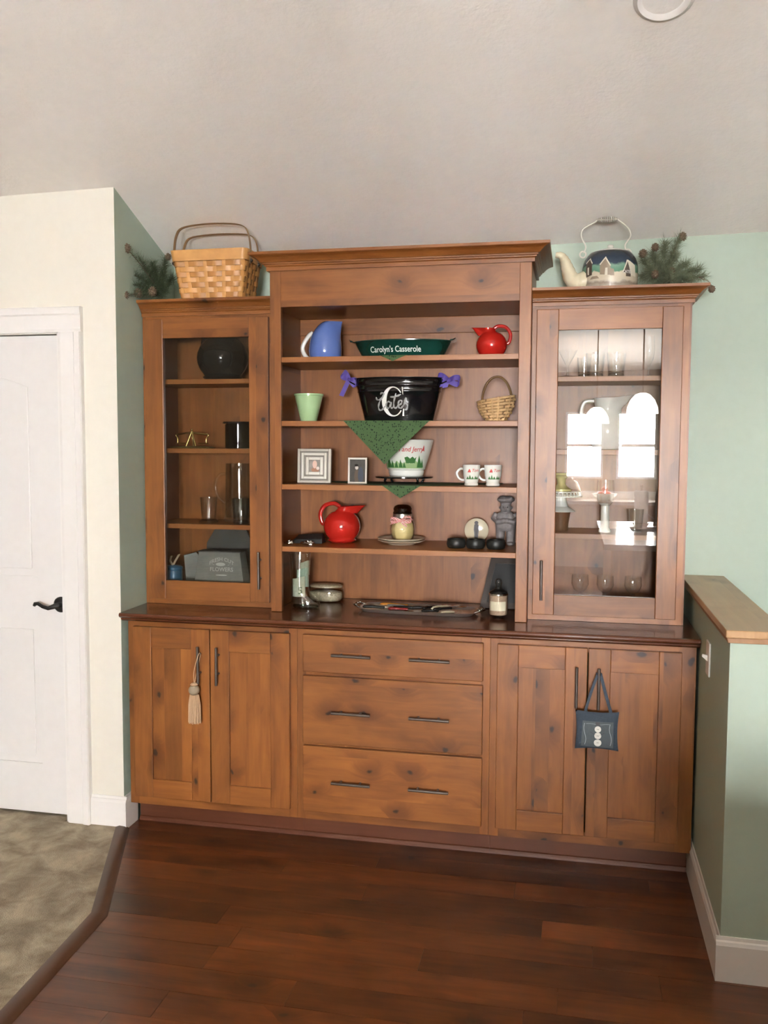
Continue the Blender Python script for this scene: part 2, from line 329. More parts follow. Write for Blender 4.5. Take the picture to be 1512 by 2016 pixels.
def carpet_mat():
    m, t, b, N, L = newmat('carpet')
    tc = N('ShaderNodeTexCoord')
    n1 = N('ShaderNodeTexNoise'); n1.inputs['Scale'].default_value = 8; n1.inputs['Detail'].default_value = 6; n1.inputs['Roughness'].default_value = .62; n1.inputs['Distortion'].default_value = .35; L(tc.outputs['Object'], n1.inputs['Vector'])
    r = N('ShaderNodeValToRGB'); r.color_ramp.elements[0].position = .38; r.color_ramp.elements[1].position = .64
    r.color_ramp.elements[0].color = (.20, .15, .085, 1); r.color_ramp.elements[1].color = (.46, .385, .26, 1); L(n1.outputs['Fac'], r.inputs[0]); L(r.outputs[0], b.inputs['Base Color'])
    n2 = N('ShaderNodeTexNoise'); n2.inputs['Scale'].default_value = 260; L(tc.outputs['Object'], n2.inputs['Vector'])
    ad = N('ShaderNodeMath', operation='MULTIPLY_ADD'); ad.inputs[1].default_value = .35; L(n2.outputs['Fac'], ad.inputs[0]); L(n1.outputs['Fac'], ad.inputs[2])
    bp = N('ShaderNodeBump'); bp.inputs['Strength'].default_value = .7; bp.inputs['Distance'].default_value = .012; L(ad.outputs[0], bp.inputs['Height']); L(bp.outputs['Normal'], b.inputs['Normal'])
    b.inputs['Roughness'].default_value = .95; b.inputs['Sheen Weight'].default_value = .2
    return m
cp = struct('floor_carpet', MB().prism([(XL, -.53), (DX1-.02, -.53), (DX1-.02, -.64)]+bnd+[(XL, YR)], 2, -.012, .010), carpet_mat())
cp['label'] = 'mottled beige cut pile carpet'
mb = MB()
for (xa, ya), (xb, yb) in zip(bnd, bnd[1:4]):
    pass
pts = [Vector((x, y, 0)) for x, y in bnd[:4]]
prof = [(-.030, .004), (-.026, .012), (-.012, .016), (.012, .014), (.028, .003), (.030, -.002), (-.030, -.002)]
rings = []
for i, p in enumerate(pts):
    a = (pts[i]-pts[i-1]).normalized() if i else (pts[1]-pts[0]).normalized(); b_ = (pts[i+1]-pts[i]).normalized() if i < 3 else a
    n = (a+b_).normalized(); s = Vector((-n.y, n.x, 0)); kf = 1/max(.5, s.dot(Vector((-a.y, a.x, 0))))
    rings.append([p+s*(d*kf)+Vector((0, 0, z)) for d, z in prof])
struct('trim_transition_strip', mb.rings(rings), W_STRIP, smooth=35)
# ceiling downlight
c0 = ceil_at(1308, -6); rr = abs(ceil_at(1247, -6).x-ceil_at(1370, -6).x)/2
t = thing('ceiling_downlight', 'round white recessed downlight trim in the sloped ceiling', 'light', c0)
tilt = Matrix.Rotation(-math.atan(.38), 4, 'X')@Matrix.Rotation(PI, 4, 'X')
m1 = MB().lathe([(rr*.70, .0), (rr*.74, .004), (rr*.86, .010), (rr, .003), (rr, -.01), (rr*.70, -.01)], 48, cap0=False, cap1=False).tf(lambda p: tilt@p)
part('trim_ring', m1, WHITE, t, world=False, smooth=40)
m2 = MB().lathe([(rr*.71, .001), (rr*.66, -.002), (rr*.5, -.004), (0.001, -.005)], 48, cap0=False).tf(lambda p: tilt@p)
part('lens', m2, plain('lens_white', (.9, .89, .86), .2, coat=.5), t, world=False, smooth=60)
# light switch on the half wall
sc = at(1396, 1296, 0, PX0)
t = thing('light_switch', 'white toggle light switch on side of the half wall', 'light switch', (PX0, sc.y, sc.z))
part('plate', B(-.006, 0, -.036, .036, -.058, .058), WHITE, t, world=False, bevel=.003)
part('toggle', MB().prism([(-.006, -.010), (-.006, .010), (-.022, .014), (-.024, .006)], 1, -.005, .005), WHITE, t, world=False, bevel=.001)
# ================================================================== the hutch
ZC = .914
def pull(parent, p0, p1, y, r=.0055):
    "bar pull: rod with two standoff posts, p0/p1 = (x,z) ends on the front plane y"
    a, b = Vector((p0[0], y-.030, p0[1])), Vector((p1[0], y-.030, p1[1])); m = MB().tube([a, b], r, 10)
    for k in (.22, .72):
        q = a.lerp(b, k); m.tube([q, q+Vector((0, .031, 0))], .0045, 8)
    return part('handle', m, IRON, parent, smooth=40, label='dark bronze bar pull')
def panel_door(t, x0, x1, z0, z1, yf, st=.080, rt=.085, rb=.078, seed=0):
    random.seed(seed)
    d = part('door', B(x0+.03, x1-.03, yf+.012, yf+.019, z0+.03, z1-.03), W_V, t)
    part('stile', B(x0, x0+st, yf, yf+.02, z0, z1), W_V, d, bevel=.0025); part('stile', B(x1-st, x1, yf, yf+.02, z0, z1), W_V, d, bevel=.0025)
    part('rail', B(x0+st, x1-st, yf, yf+.02, z1-rt, z1), W_H, d, bevel=.0015); part('rail', B(x0+st, x1-st, yf, yf+.02, z0, z0+rb), W_H, d, bevel=.0015)
    a, b = x0+st, x1-st; ks = sorted([random.uniform(.28, .4), random.uniform(.6, .75)]); xs = [a]+[a+(b-a)*k for k in ks]+[b]
    for i in range(3): part('panel_board', B(xs[i], xs[i+1], yf+.0095, yf+.013, z0+rb-.004, z1-rt+.004), W_V, d)
    return d
YFR, YD = -.61, -.63
def carcass(t, x0, x1, sides, toe0, toe1):
    "base cabinet box, face frame, toe kick with shoe moulding"
    part('side_panel', B(x0, x0+.018, YFR+.02, WY-.005, .105, .876), W_V, t); part('side_panel', B(x1-.018, x1, YFR+.02, WY-.005, .105, .876), W_V, t)
    part('bottom_panel', B(x0+.018, x1-.018, YFR+.02, WY-.005, .105, .123), W_V, t)
    for (a, b) in sides: part('face_stile', B(a, b, YFR, YFR+.02, .105, .876), W_V, t, bevel=.001)
    a, b = sides[0][1], sides[-1][0]
    part('face_rail', B(a, b, YFR, YFR+.02, .838, .876), W_H, t); part('face_rail', B(a, b, YFR, YFR+.02, .105, .150), W_H, t)
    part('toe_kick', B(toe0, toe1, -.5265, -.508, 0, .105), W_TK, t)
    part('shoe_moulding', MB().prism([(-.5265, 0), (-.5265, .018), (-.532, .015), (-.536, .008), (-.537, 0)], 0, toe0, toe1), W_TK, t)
X0, X1, X2, X3 = .026, .754, 1.519, 2.264
# left base
t = thing('base_cabinet', 'knotty alder base cabinet with two panelled doors beside the white door', 'cabinet', ((X0+X1)/2, -.35, 0))
carcass(t, X0, X1-.0005, [(X0, .064), (.720, X1-.0005)], X0, X1-.0005)
d = panel_door(t, .056, .3895, .143, .857, YD, seed=1); pull(d, (.351, .792), (.353, .640), YD)
d = panel_door(t, .3935, .727, .143, .857, YD, seed=2); pull(d, (.431, .792), (.430, .639), YD)
# drawers
t = thing('drawer_cabinet', 'knotty alder base cabinet with three wide drawers', 'cabinet', ((X1+X2)/2, -.35, 0))
carcass(t, X1, X2-.0005, [(X1, .790), (1.484, X2-.0005)], X1, X2-.0005)
for (a, b) in ((.6936, .7092), (.4109, .4229)): part('face_rail', B(.790, 1.484, YFR, YFR+.02, a-.015, b+.015), W_H, t)
for (a, b, hz) in ((.7092, .857, .785), (.4229, .6936, .557), (.143, .4109, .2765)):
    d = part('drawer', B(.781, 1.493, YD, YD+.02, a, b), W_H, t, bevel=.003)
    pull(d, (.906, hz+.001), (1.061, hz-.0005), YD); pull(d, (1.213, hz), (1.369, hz-.001), YD)
# right base
t = thing('base_cabinet', 'knotty alder base cabinet with two panelled doors beside the half wall', 'cabinet', ((X2+X3)/2, -.35, 0))
carcass(t, X2, X3, [(X2, 1.556), (2.203, X3)], X2, 2.259)
d = panel_door(t, 1.546, 1.878, .143, .857, YD, seed=3); pull(d, (1.840, .791), (1.840, .639), YD)
d = panel_door(t, 1.882, 2.213, .143, .857, YD, seed=4); pull(d, (1.920, .790), (1.920, .637), YD)
# worktop
wp = [(WY, .877), (-.622, .877), (-.630, .880), (-.637, .886), (-.637, .890), (-.643, .893), (-.650, .897), (-.655, .902), (-.655, .908), (-.651, .913), (-.646, .914), (WY, .914)]
wt = part('worktop', MB().prism(wp, 0, .008, 2.272), W_CT, loc=(1.14, -.35, .877)); tag(wt, 'long dark red brown timber worktop with moulded front edge', 'worktop')
CP = [(0, 0), (.010, 0), (.010, .014), (.016, .018), (.017, .022), (.022, .024), (.022, .029), (.027, .030), (.033, .037), (.042, .045), (.052, .050), (.060, .052), (.062, .054), (.062, .064), (0, .064)]
def crown(t, x0, x1, yf, yb, z, h, proj, left, right, name='crown_moulding'):
    rings = []
    for d, dz in CP:
        d = d*proj/.062; dz = z+dz*h/.064; a = x0-(d if left else 0); b = x1+(d if right else 0)
        rings.append([(a, yb, dz), (a, yf-d, dz), (b, yf-d, dz), (b, yb, dz)])
    m = MB(); n = len(CP); vs = [p for r in rings for p in r]; fs = []
    for k in range(n-1):
        for i in range(3): fs.append((k*4+i, k*4+i+1, (k+1)*4+i+1, (k+1)*4+i))
    fs.append((0, 1, 2, 3)); fs.append(((n-1)*4+3, (n-1)*4+2, (n-1)*4+1, (n-1)*4))
    fs.append(tuple(k*4 for k in range(n))); fs.append(tuple(k*4+3 for k in range(n-1, -1, -1)))
    m.add(vs, fs); return part(name, m, W_CR, t)
def glazed(t, x0, x1, dx0, dx1, gx0, gx1, hx, YU, left, right, shelves, mir):
    yb = WY-.001
    part('side_panel', B(x0, x0+.014, YU, yb, ZC+.001, 2.14), W_VF, t); part('side_panel', B(x1-.014, x1, YU, yb, ZC+.001, 2.14), W_VF if not right else W_V, t)
    part('back_panel', B(x0+.014, x1-.014, yb-.010, yb, ZC+.001, 2.14), W_VF, t)
    part('top_panel', B(x0+.014, x1-.014, YU, yb-.010, 2.122, 2.14), W_SH, t); part('bottom_panel', B(x0+.014, x1-.014, YU, yb-.010, ZC+.001, .950), W_SH, t)
    for z in shelves: part('shelf', B(x0+.015, x1-.015, YU+.02, yb-.011, z-.020, z), W_SH, t, bevel=.001)
    part('face_stile', B(x0, dx0+.02, YU-.02, YU, ZC+.001, 2.14), W_V, t); part('face_stile', B(dx1-.02, x1, YU-.02, YU, ZC+.001, 2.14), W_V, t)
    part('face_rail', B(dx0+.02, dx1-.02, YU-.02, YU, 2.115, 2.14), W_H, t); part('face_rail', B(dx0+.02, dx1-.02, YU-.02, YU, ZC+.001, .950), W_H, t)
    crown(t, x0, x1, YU-.02, yb, 2.14, .064, .055, left, right)
    yf = YU-.04; z0, z1, g0, g1 = .9385, 2.127, 1.0195, 2.0465
    d = part('door', B(gx0-.012, gx0, yf+.012, yf+.019, g0, g1).box(gx1, gx1+.012, yf+.012, yf+.019, g0, g1).box(gx0-.012, gx1+.012, yf+.012, yf+.019, g1, g1+.012).box(gx0-.012, gx1+.012, yf+.012, yf+.019, g0-.012, g0), W_V, t)
    part('stile', B(dx0, gx0, yf, yf+.02, z0, z1), W_V, d, bevel=.0025); part('stile', B(gx1, dx1, yf, yf+.02, z0, z1), W_V, d, bevel=.0025)
    part('rail', B(gx0, gx1, yf, yf+.02, g1, z1), W_H, d, bevel=.0012); part('rail', B(gx0, gx1, yf, yf+.02, z0, g0), W_H, d, bevel=.0012)
    part('pane', B(gx0-.001, gx1+.001, yf+.009, yf+.0125, g0-.001, g1+.001), PANE, d)
    pull(d, (hx, 1.156), (hx+.001, 1.0), yf)
    return d
YU = -.385
tl = thing('display_cabinet', 'glass door display cabinet with a black pitcher inside, under the picnic basket', 'cabinet', (.30, -.25, ZC))
glazed(tl, .008, .6005, .024, .574, .1075, .4895, .537, YU, False, False, (1.879, 1.5845, 1.2585), 1)
tr_ = thing('display_cabinet', 'glass door display cabinet full of glassware, under the painted teapot', 'cabinet', (1.95, -.25, ZC))
glazed(tr_, 1.6465, 2.238, 1.664, 2.2065, 1.7475, 2.1305, 1.698, YU, False, True, (1.874, 1.5885, 1.2565), -1)
# open centre
t = thing('open_hutch', 'tall open hutch with four shelves between the two glass cabinets', 'hutch', (1.12, -.28, ZC))
YC = -.48; yb = WY-.001; a, b = .602, 1.645; S = (1.955, 1.6985, 1.441, 1.186)
part('side_panel', B(a, a+.010, YC+.02, yb, ZC+.001, 2.30), W_VF, t); part('side_panel', B(b-.010, b, YC+.02, yb, ZC+.001, 2.30), W_VF, t)
part('back_panel', B(a+.010, b-.010, yb-.012, yb, ZC+.001, 2.30), W_VF, t)
part('top_panel', B(a+.010, b-.010, YC+.02, yb-.012, 2.155, 2.173), W_SH, t)
part('back_cleat', B(a+.010, b-.010, yb-.020, yb-.012, 2.085, 2.155), W_H, t, bevel=.002)
part('face_stile', B(a, .6475, YC, YC+.02, ZC+.001, 2.30), W_V, t, bevel=.0015); part('face_stile', B(1.6, b, YC, YC+.02, ZC+.001, 2.30), W_V, t, bevel=.0015)
part('face_rail', B(.6475, 1.6, YC, YC+.02, 2.154, 2.30), W_H, t, bevel=.001)
for z in S: part('shelf', B(a+.011, b-.011, YC+.021, yb-.013, z-.021, z), W_SH, t, bevel=.001)
for z in S: part('shelf_edge', B(.648, 1.5995, YC+.004, YC+.0208, z-.021, z), W_SH, t, bevel=.001)
crown(t, a, b, YC, yb, 2.297, .066, .068, True, True)
# ================================================================== the kitchen behind the camera (seen as a reflection in the glass doors)
def holed(axis, a0, a1, p0, p1, holes, ztop):
    "wall slab in the plane axis=p0..p1 with rectangular openings"
    m = MB(); xs = sorted([a0, a1]+[h for q in holes for h in q[:2]])
    for u, v in zip(xs, xs[1:]):
        cut = [q for q in holes if q[0] <= u+1e-6 and q[1] >= v-1e-6]
        segs = [(-.06, cut[0][2]), (cut[0][3], ztop)] if cut else [(-.06, ztop)]
        for z0, z1 in segs:
            m.box(u, v, p0, p1, z0, z1) if axis == 1 else m.box(p0, p1, u, v, z0, z1)
    return m
TANK = plain('tan_wall_paint', (.36, .31, .25), .7)
TANW = plain('sand_wall_paint', (.42, .38, .32), .7)
struct('wall_rear_left', holed(1, XL-.14, .9, YR-.14, YR, [], 2.75), TANK)
struct('wall_rear', holed(1, .9, XR+.14, YR-.14, YR, REARWIN, 2.75), TANK)
struct('wall_east', holed(0, YR, WY+.1, XR, XR+.14, [], 2.45), TANW)
struct('wall_east_gable', MB().prism([(YR, 2.45), (WY, 2.45), (WY, 2.55), (-4.2, 4.15), (YR, 2.72)], 0, XR, XR+.14), TANW)
struct('wall_west', MB().prism([(YR-.14, -.06), (-.4, -.06), (-.4, 2.6), (-4.2, 4.0), (YR-.14, 2.6)], 0, XL-.14, XL), TANW)
def window(n, axis, q, p, out):
    a, b, c, d = q
    def bx_(u0, u1, w0, w1, z0, z1): return (u0, u1, w0, w1, z0, z1) if axis == 1 else (w0, w1, u0, u1, z0, z1)
    w0, w1 = sorted((p, p+out*.09)); f = .028; m = MB()
    for r in ((a, a+f, c, d), (b-f, b, c, d), (a+f, b-f, c, c+f), (a+f, b-f, d-f, d)): m.box(*bx_(r[0], r[1], w0, w1, r[2], r[3]))
    o = struct('window_%d' % n, m, WHITE)
    mid = (c+d)/2
    part('meeting_rail', B(*bx_(a+f, b-f, w0+.02, w1-.02, mid-.02, mid+.02)), WHITE, o)
    v0, v1 = sorted((p+out*.05, p+out*.054))
    part('pane', B(*bx_(a+f, b-f, v0, v1, c+f, mid-.02)), WPANE, o); part('pane', B(*bx_(a+f, b-f, v0, v1, mid+.02, d-f)), WPANE, o)
n = 0
for q in REARWIN: n += 1; window(n, 1, q, YR, -1)
# island with sink
TAN = plain('tan_paint', (.50, .40, .29), .5); GRAN = plain('pale_quartz', (.74, .71, .66), .14, noise=.1, nscale=60, coat=.3); DARKP = plain('dark_panel', (.055, .042, .034), .5)
STEEL = plain('steel', (.55, .55, .54), .22, 1)
ix0, ix1, iy0, iy1 = 2.03, 4.0, -5.3, -3.27
isl = thing('kitchen_island', 'kitchen island with dark panels, pale stone top and sink', 'island', ((ix0+ix1)/2, (iy0+iy1)/2, 0))
part('body', B(ix0+.06, ix1-.06, iy0+.04, iy1-.25, 0, .88), DARKP, isl)
sx0, sx1, sy0, sy1 = 2.28, 2.98, -4.75, -4.30
part('countertop', B(ix0, sx0, iy0, iy1, .88, .92).box(sx1, ix1, iy0, iy1, .88, .92).box(sx0, sx1, iy0, sy0, .88, .92).box(sx0, sx1, sy1, iy1, .88, .92), GRAN, isl)
part('sink', B(sx0, sx1, sy0, sy1, .70, .705).box(sx0-.002, sx0+.004, sy0, sy1, .70, .915).box(sx1-.004, sx1+.002, sy0, sy1, .70, .915).box(sx0, sx1, sy0, sy0+.004, .70, .915).box(sx0, sx1, sy1-.004, sy1, .70, .915), STEEL, isl)
fx, fy = 2.52, -4.95
t = thing('faucet', 'tall curved steel faucet behind the island sink', 'faucet', (fx, fy, .92))
part('spout', MB().tube([(0, 0, 0), (0, 0, .25)]+[(.09-.09*math.cos(k*PI/8), .03*(1-math.cos(k*PI/8)), .25+.11*math.sin(k*PI/8)) for k in range(1, 9)]+[(.18, .06, .19)], .013, 12), STEEL, t, world=False, smooth=50)
part('base', MB().lathe([(.028, 0), (.026, .012), (.016, .03)], 20), STEEL, t, world=False, smooth=40)
part('lever', MB().tube([(-.015, 0, .05), (-.07, 0, .09)], .007, 8), STEEL, t, world=False)
t = thing('paper_towel', 'white paper towel roll on the island', 'paper towel', (2.40, -5.08, .92))
part('roll', MB().lathe([(.019, .012), (.058, .012), (.060, .018), (.060, .285), (.058, .29), (.019, .29)], 32), plain('paper', (.85, .83, .78), .9), t, world=False, smooth=40)
part('holder', MB().lathe([(.07, 0), (.07, .01), (.008, .012), (.008, .32), (.014, .325), (.014, .34), (.001, .345)], 20), STEEL, t, world=False, smooth=40)
t = thing('soap_bottle', 'yellow soap bottle with blue label on the island', 'bottle', (2.66, -5.05, .92))
part('body', MB().lathe([(.033, 0), (.035, .02), (.035, .15), (.02, .19), (.012, .2), (.012, .22), (.002, .221)], 20), plain('soap', (.75, .5, .08), .2), t, world=False, smooth=50)
part('label', MB().lathe([(.0355, .05), (.0355, .09)], 20, cap0=False, cap1=False), plain('soap_label', (.05, .07, .2), .5), t, world=False)
GLOW = newmat('lamp_glass'); gm = GLOW[0]; GLOW[2].inputs['Base Color'].default_value = (.9, .88, .83, 1); GLOW[2].inputs['Emission Color'].default_value = (1, .93, .8, 1); GLOW[2].inputs['Emission Strength'].default_value = 3.5
nzz = GLOW[3]('ShaderNodeTexNoise'); nzz.inputs['Scale'].default_value = 6
for (x, y, zb, lab) in ((2.34, -4.35, 1.86, 'lit white glass pendant lamp hanging over the island sink'), (2.03, -6.3, 1.83, 'lit white glass pendant lamp hanging nearer the kitchen windows')):
    t = thing('pendant_lamp', lab, 'pendant lamp', (x, y, zb)); zt_ = zceil(x, y)-zb
    part('shade', MB().lathe([(.125, 0), (.12, .05), (.095, .11), (.06, .15), (.03, .165), (.028, .16), (.058, .145), (.09, .105), (.115, .05), (.12, 0)], 32, cap0=False, cap1=False), gm, t, world=False, smooth=60)
    part('cord', MB().tube([(0, 0, .155), (0, 0, zt_-.02)], .006, 8), BLACKM, t, world=False)
    part('canopy', MB().lathe([(.012, zt_-.035), (.05, zt_-.03), (.062, zt_-.004), (.06, zt_+.004)], 24), BLACKM, t, world=False, smooth=40)
# run of base cabinets under the kitchen windows
t = thing('kitchen_counter', 'tan kitchen base cabinets with stone counter under the windows', 'cabinet', (2.7, YR+.3, 0))
part('body', B(1.25, 3.68, YR+.01, YR+.6, .1, .88), TAN, t); part('toe_kick', B(1.25, 3.68, YR+.01, YR+.53, 0, .1), DARKP, t)
for k in range(5): part('door', B(1.26+k*.478, 1.26+k*.478+.462, YR+.6, YR+.62, .12, .86), TAN, t, bevel=.004)
part('countertop', B(1.22, 3.71, YR+.01, YR+.64, .88, .92), GRAN, t); part('backsplash', B(1.22, 3.71, YR+.001, YR+.02, .92, 1.02), GRAN, t)
t = thing('cookie_jar', 'round tan cookie jar with lid on the window counter', 'jar', (1.80, YR+.32, .9205))
part('body', MB().lathe([(.07, 0), (.1, .05), (.105, .12), (.08, .19), (.06, .2), (.001, .2)], 24), TAN, t, world=False, smooth=60)
part('lid', MB().lathe([(.07, .2), (.06, .23), (.02, .245), (.022, .27), (.001, .275)], 24), TAN, t, world=False, smooth=60)
t = thing('fruit_bowl', 'white bowl of red apples on the window counter', 'bowl', (2.2, YR+.38, .9205))
part('bowl', MB().lathe([(.06, 0), (.11, .03), (.16, .09), (.155, .09), (.1, .035), (.001, .02)], 28), WHITEC, t, world=False, smooth=60)
APPLE = plain('apple', (.55, .05, .03), .3)
for k, (x, y, z) in enumerate(((-.052, .01, .075), (.045, .045, .075), (.02, -.055, .075), (0, 0, .138))):
    o = part('apple', MB().ball((0, 0, 0), .042, .042, .038), APPLE, None, world=False, smooth=60, loc=(2.2+x, YR+.38+y, .92+z+.0)); tag(o, ['red apple in the bowl on the side of the cookie jar', 'red apple in the bowl nearest the window', 'red apple in the bowl nearest the island', 'red apple on top of the others in the bowl'][k], 'apple', 'apples in the bowl')
# ================================================================== helpers for small things
def ps(p): return (Vector(p)-CAM).dot(fw)/FPX          # metres per photo pixel at a point
def lettering(body, size, fn, mat, parent, name='lettering', spacing=1.0, shear=0, bold=0):
    "flat lettering laid on a surface: fn maps text coordinates (centred) to the parent's local space"
    cu = bpy.data.curves.new(name, 'FONT'); cu.body = body; cu.size = size; cu.align_x = 'CENTER'; cu.space_character = spacing; cu.shear = shear; cu.offset = bold; cu.resolution_u = 4
    tmp = bpy.data.objects.new(name, cu); COL.objects.link(tmp); dg = bpy.context.evaluated_depsgraph_get(); dg.update()
    me = tmp.evaluated_get(dg).to_mesh(); m = MB(); m.add([fn(v.co.x, v.co.y) for v in me.vertices], [tuple(p.vertices) for p in me.polygons])
    tmp.evaluated_get(dg).to_mesh_clear(); bpy.data.objects.remove(tmp); bpy.data.curves.remove(cu)
    return part(name, m, mat, parent, world=False)
def decal(polys, fn, mat, parent, name, cuts=3):
    "flat painted shapes (2-D polygons) laid on a curved surface"
    m = MB()
    for poly in polys:
        b = bmesh.new(); b.faces.new([b.verts.new((x, y, 0)) for x, y in poly]); bmesh.ops.triangulate(b, faces=b.faces)
        if cuts: bmesh.ops.subdivide_edges(b, edges=b.edges, cuts=cuts, use_grid_fill=True)
        b.verts.index_update(); m.add([fn(v.co.x, v.co.y) for v in b.verts], [tuple(v.index for v in f.verts) for f in b.faces]); b.free()
    return part(name, m, mat, parent, world=False)
def disc(cx, cy, rx, ry=None, n=14): return [(cx+rx*math.cos(2*PI*i/n), cy+(ry or rx)*math.sin(2*PI*i/n)) for i in range(n)]
def arc(cx, cz, rx, rz, a0, a1, n, y=0): return [(cx+rx*math.cos(math.radians(a0+(a1-a0)*i/n)), y, cz+rz*math.sin(math.radians(a0+(a1-a0)*i/n))) for i in range(n+1)]
def curve(pts, n=6):
    "Catmull-Rom through points"
    P_ = [Vector(p) for p in pts]; P_ = [P_[0]*2-P_[1]]+P_+[P_[-1]*2-P_[-2]]; out = []
    for i in range(1, len(P_)-2):
        for k in range(n):
            t = k/n; a, b, c, d = P_[i-1:i+3]
            out.append(.5*((2*b)+(c-a)*t+(2*a-5*b+4*c-d)*t*t+(3*b-a-3*c+d)*t**3))
    out.append(P_[-2]); return out
def jug(rings, sx, n=40):
    "jug body: rings of (z, radius, shift towards spout, spout bulge, spout lift), open mouth with inner wall"
    R = []
    def ring(z, r, sh, bu, li, k=1.0):
        o = []
        for i in range(n):
            a = 2*PI*i/n; c = math.cos(a)*sx; q = max(0, c)
            o.append((sx*sh+k*r*math.cos(a)+sx*bu*q**5, k*r*math.sin(a)*(1-.35*(bu > 0)*q**2), z+li*q**2))
        return o
    for z, r, sh, bu, li in rings: R.append(ring(z, r, sh, bu, li))
    z, r, sh, bu, li = rings[-1]; R.append(ring(z-.001, r-.004, sh, bu, li)); R.append(ring(z-.03, r*.8, sh, bu*.4, li*.3))
    return MB().rings(R)
# ================================================================== things on the open shelves
S1, S2, S3, S4 = 1.955, 1.6985, 1.441, 1.186
RED = plain('red_glaze', (.50, .018, .012), .16, coat=.6); BLUE = plain('blue_glaze', (.115, .19, .50), .18, coat=.5)
# --- blue pitcher
p = at(640, 640, 1, -.30); t = thing('pitcher', 'periwinkle blue pitcher with pale curved handle beside the green casserole', 'pitcher', (p.x, -.30, S1+.0005))
k = ps((p.x, -.3, S1)); R0 = 32.5*k; H = 76*k
rg = [(H*a, R0*b, R0*c, R0*d, H*e) for a, b, c, d, e in ((0, .80, .06, 0, 0), (.03, .88, .06, 0, 0), (.12, .97, .02, 0, 0), (.25, 1, 0, 0, 0), (.42, .97, .02, 0, 0), (.56, .92, .04, 0, 0), (.68, .86, .09, .02, 0), (.79, .77, .16, .07, 0), (.88, .66, .23, .14, 0), (.94, .56, .29, .20, 0), (.985, .46, .34, .28, .0))]
part('body', jug(rg, 1), BLUE, t, world=False, smooth=60)
part('handle', MB().tube(curve([(-R0*.75, 0, H*.72), (-R0*1.02, 0, H*.64), (-R0*1.36, 0, H*.42), (-R0*1.40, 0, H*.26), (-R0*1.15, 0, H*.08), (-R0*.75, 0, H*.03)]), .0062, 10, flat=(1, 1.5)), plain('pale_blue_handle', (.78, .77, .74), .2, coat=.5), t, world=False, smooth=60, label='cream white handle')
# --- casserole
cz = S1+.0022; p = at(793, 690, 1, -.285); k = ps(p)
t = thing('casserole_dish', 'dark green oval casserole dish with white lettering', 'dish', (p.x, -.285, cz)); GC = plain('green_enamel', (.006, .045, .032), .18, coat=.5)
A0, A1, HC = 79*k, 97*k, 34*k; D0, D1 = .085, .115
def cring(f, z, n=48, e=0): return [((A0+(A1-A0)*f-e)*math.cos(2*PI*i/n), (D0+(D1-D0)*f-e)*math.sin(2*PI*i/n), z) for i in range(n)]
part('body', MB().rings([cring(-.08, 0), cring(0, .004), cring(.5, HC*.5), cring(.93, HC*.93), cring(1.03, HC*.95), cring(1.04, HC), cring(.98, HC), cring(.5, HC*.55, e=.006), cring(0, .01, e=.008)]), GC, t, world=False, smooth=45)
for s in (-1, 1):
    part('handle', MB().strip([(s*A1*.99, 0, HC*.94), (s*A1*1.05, 0, HC*.98), (s*A1*1.09, 0, HC*1.08)], [(0, .10, 0), (0, .085, 0), (0, .05, 0)], (0, 0, 1), .006), GC, t, world=False, bevel=.002)
def cas(x, y):
    z = HC*.46+y; f = z/HC; a, d = A0+(A1-A0)*f, D0+(D1-D0)*f; x -= 7*k; return (x, -d*math.sqrt(max(0, 1-(x/a)**2))-.001, z)
LW = plain('white_lettering', (.80, .80, .76), .5)
lettering("Carolyn's Casserole", 15.5*k, lambda x, y: cas(x*.80, y-5*k), LW, t, bold=.0004)
# --- small and large red ball pitchers
def ball_pitcher(loc, R, sx, lab, spin=0, mat=RED):
    t = thing('pitcher', lab, 'pitcher', loc, rz=spin); H = R*1.78
    rg = [(0, R*.62, 0, 0, 0), (R*.03, R*.68, 0, 0, 0), (R*.12, R*.78, 0, 0, 0)]
    for a in (-45, -28, -12, 0, 12, 28, 42, 54): rg.append((R*.86+R*.94*math.sin(math.radians(a)), R*math.cos(math.radians(a)), 0, 0, 0))
    rg += [(R*1.68, R*.50, R*.10, R*.10, 0), (R*1.78, R*.46, R*.18, R*.30, R*.02), (R*1.87, R*.46, R*.24, R*.50, R*.05), (R*1.94, R*.47, R*.26, R*.60, R*.07)]
    part('body', jug(rg, sx), mat, t, world=False, smooth=70)
    hp = curve([(-sx*R*.10, 0, R*1.90), (-sx*R*.42, 0, R*2.08), (-sx*R*.92, 0, R*1.98), (-sx*R*1.20, 0, R*1.55), (-sx*R*1.12, 0, R*1.05), (-sx*R*.94, 0, R*.95)])
    part('handle', MB().tube(hp, R*.075, 10, flat=(1, 1.5)), mat, t, world=False, smooth=70)
    return t
p = at(968, 668, 1, -.27); ball_pitcher((p.x, -.27, S1+.0005), 30.5*ps(p), -1, 'small red ball pitcher on the same shelf as the green casserole')
p = at(672, 1066, 1, -.27); ball_pitcher((p.x, -.26, S4+.0005), 36.5*ps(p), 1, 'large red ball pitcher next to the candle jar on plates')
# --- green cup
p = at(608, 800, 1, -.34); k = ps(p); t = thing('flower_pot', 'pale mint green tapered cup', 'cup', (p.x, -.34, S2+.0005))
MINT = plain('mint_glaze', (.42, .62, .33), .25, coat=.3)
part('body', MB().lathe([(15.5*k, 0), (16*k, .002), (27.5*k, 50*k), (29*k, 50.5*k), (29*k, 54*k), (26.5*k, 54*k), (25.5*k, 48*k), (14*k, .01)], 40), MINT, t, world=False, smooth=40)
part('rim', MB().tube([(28.2*k*math.cos(a*PI/20), 28.2*k*math.sin(a*PI/20), 53.6*k) for a in range(40)], .0016, 6, closed=True), MINT, t, world=False, smooth=60)
